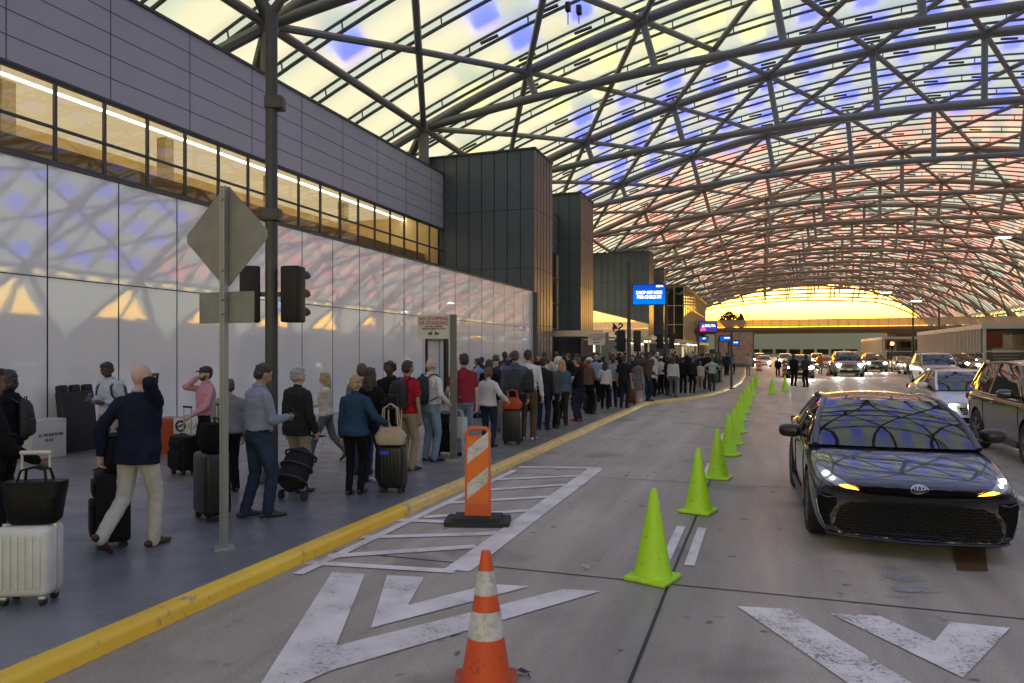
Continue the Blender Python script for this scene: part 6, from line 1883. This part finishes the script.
# farther signal pole and the small screens
p5 = lamp_pole(666, 36.5, 5.0, 'second dark signal pole with two black heads, beyond the blue drop-off screen', r=.09, hz=2.35, fork=False)
def blue_screen(px, py, d, w_, h, label, text=None, pole=True, red=False, col=((.0,.06,.30),(.01,.03,.16))):
    p = dpt(px, d, 0); z = CAMZ+(HY-py)*d/FPX
    t = thing('overhead_screen', label, 'screen', (p.x,p.y,z), R(8))
    m = MB(); m.cbox((0,0,0),(w_+.12,.14,h+.12),bevel=.02); m.build('housing', M_BLACK, t)
    m = MB(); m.quad((-w_/2,-.075,-h/2),(w_/2,-.075,-h/2),(w_/2,-.075,h/2),(-w_/2,-.075,h/2)); m.build('display', screen_mat('screen_%d' % px, *col, .30), t)
    if text: text_part('lettering', text, h*.36, M_WTXT, t, (.12*w_,-.085,h*.12), (R(90),0,0), bold=.004)
    if red:
        m = MB(); m.add([(-w_*.46,-.08,-h*.38),(-w_*.12,-.08,-h*.38),(-w_*.29,-.08,h*.25)],[(0,1,2)]); m.build('red_triangle', emat('emblem_red', (1,.02,.06), .9), t)
        m = MB(); m.add([(-w_*.36,-.083,h*.0),(-w_*.22,-.083,h*.0),(-w_*.29,-.083,h*.25)],[(0,1,2)]); m.build('white_triangle', M_WTXT, t)
    if pole:
        m = MB(); m.tube([(-w_/2-.1,.0,h*.3),(-w_/2-.1,0,-z+.1)], .08, 10); m.build('shaft', M_POLE, t)
    return t
blue_screen(708, 327, 58.8, 1.35, .78, 'indigo lit sign with a red triangle emblem and white DELTA lettering', 'DELTA', True, True, ((.03,.02,.16),(.035,.03,.20)))
blue_screen(725.5, 338.5, 62, .95, .42, 'small bright blue lit sign hanging below the bridge, higher of two', 'CHECK', True)
blue_screen(734.5, 343, 66, .85, .40, 'small bright blue lit sign hanging below the bridge, lower of two', 'BAGS', True)
blue_screen(703, 339, 70, .9, .4, 'small blue lit sign under the indigo sign with the red triangle', 'EXIT', False)
# tall printed banner wall at the far end of the pavement
t = thing('display_wall', 'large framed printed panel standing at the far end of the pavement', 'panel', (-3.2, 92, .1), 0)
m = MB(); m.cbox((0,0,2.2),(4.6,.3,4.4)); m.build('frame', mat('frame_blue_grey', (.05,.07,.12), .4), t)
mm, nt_, out_ = newmat('faded_print'); b_ = bsdf(nt_, out_, Roughness=.4)
nt_.links.new(ramp(nt_, tex_noise(nt_, 1.1, 4, .6), [(.3,(.12,.14,.15)),(.5,(.30,.26,.25)),(.62,(.34,.12,.10)),(.75,(.4,.4,.4))]), b_.inputs['Base Color'])
m = MB(); m.quad((-2.15,-.16,.4),(2.15,-.16,.4),(2.15,-.16,4.2),(-2.15,-.16,4.2)); m.build('print', mm, t)
# thin pole on the widened pavement
p = gpt(731.5, 389, .1)
t = thing('thin_pole', 'thin dark pole on the widened pavement in front of the queue', 'pole', p, 0)
m = MB(); m.tube([(0,0,0),(0,0,2.75)], .06, 12); m.build('shaft', M_POLE, t); m = MB(); m.tube([(0,0,0),(0,0,.05)], .14, 12); m.build('base', M_POLE, t)
# street lamps on the right
def street_lamp(px, d, z1, label, arm=-1.6):
    p = dpt(px, d, 0)
    t = thing('street_lamp', label, 'street lamp', p, 0)
    m = MB(); m.tube([(0,0,0),(0,0,z1)], [.12,.08], 12); m.build('shaft', M_POLE, t)
    m = MB(); m.tube([(0,0,0),(0,0,.5)], [.2,.15], 12); m.build('base', M_POLE, t)
    m = MB(); m.tube([(0,0,z1),(arm*.3,-.2,z1+.5),(arm,-.6,z1+.7)], .05, 8); m.build('arm', M_POLE, t)
    m = MB(); m.cbox((arm*1.35,-.8,z1+.72),(.95,.34,.12),bevel=.04,rz=.3); h = m.build('lamp_head', M_ALU, t)
    m = MB(); m.cbox((arm*1.35,-.8,z1+.645),(.8,.26,.02),rz=.3); m.build('lens', emat('street_lamp_lens', (1,.95,.85), 3.0), h)
    return t
s1 = street_lamp(913, 72, 7.2, 'dark street lamp at the corner of the near glazed hall', -1.8)
s2 = street_lamp(939, 62, 5.6, 'dark street lamp in front of the slatted hall', -1.4)
s3 = street_lamp(1030, 44, 8.2, 'street lamp at the right edge with its white head under the canopy', -1.2)
m = MB(); signal_head(s1, .3, -.2, 2.6, 0)
r = gpt(892, 372, 0); 
t = thing('red_signal', 'small red stop light glowing in front of the farther glazed hall', 'traffic light', (r.x, r.y, 0), 0)
m = MB(); m.tube([(0,0,0),(0,0,2.3)], .06, 10); m.build('shaft', M_POLE, t); m = MB(); m.cbox((0,0,2.55),(.3,.25,.8),bevel=.03); m.build('signal_head', M_BLACK, t)
m = MB(); m.ell((0,-.13,2.7),(.16,.04,.16)); m.build('lamp', emat('red_lamp', (1,.06,.02), 9), t)
bpy.context.view_layer.update()
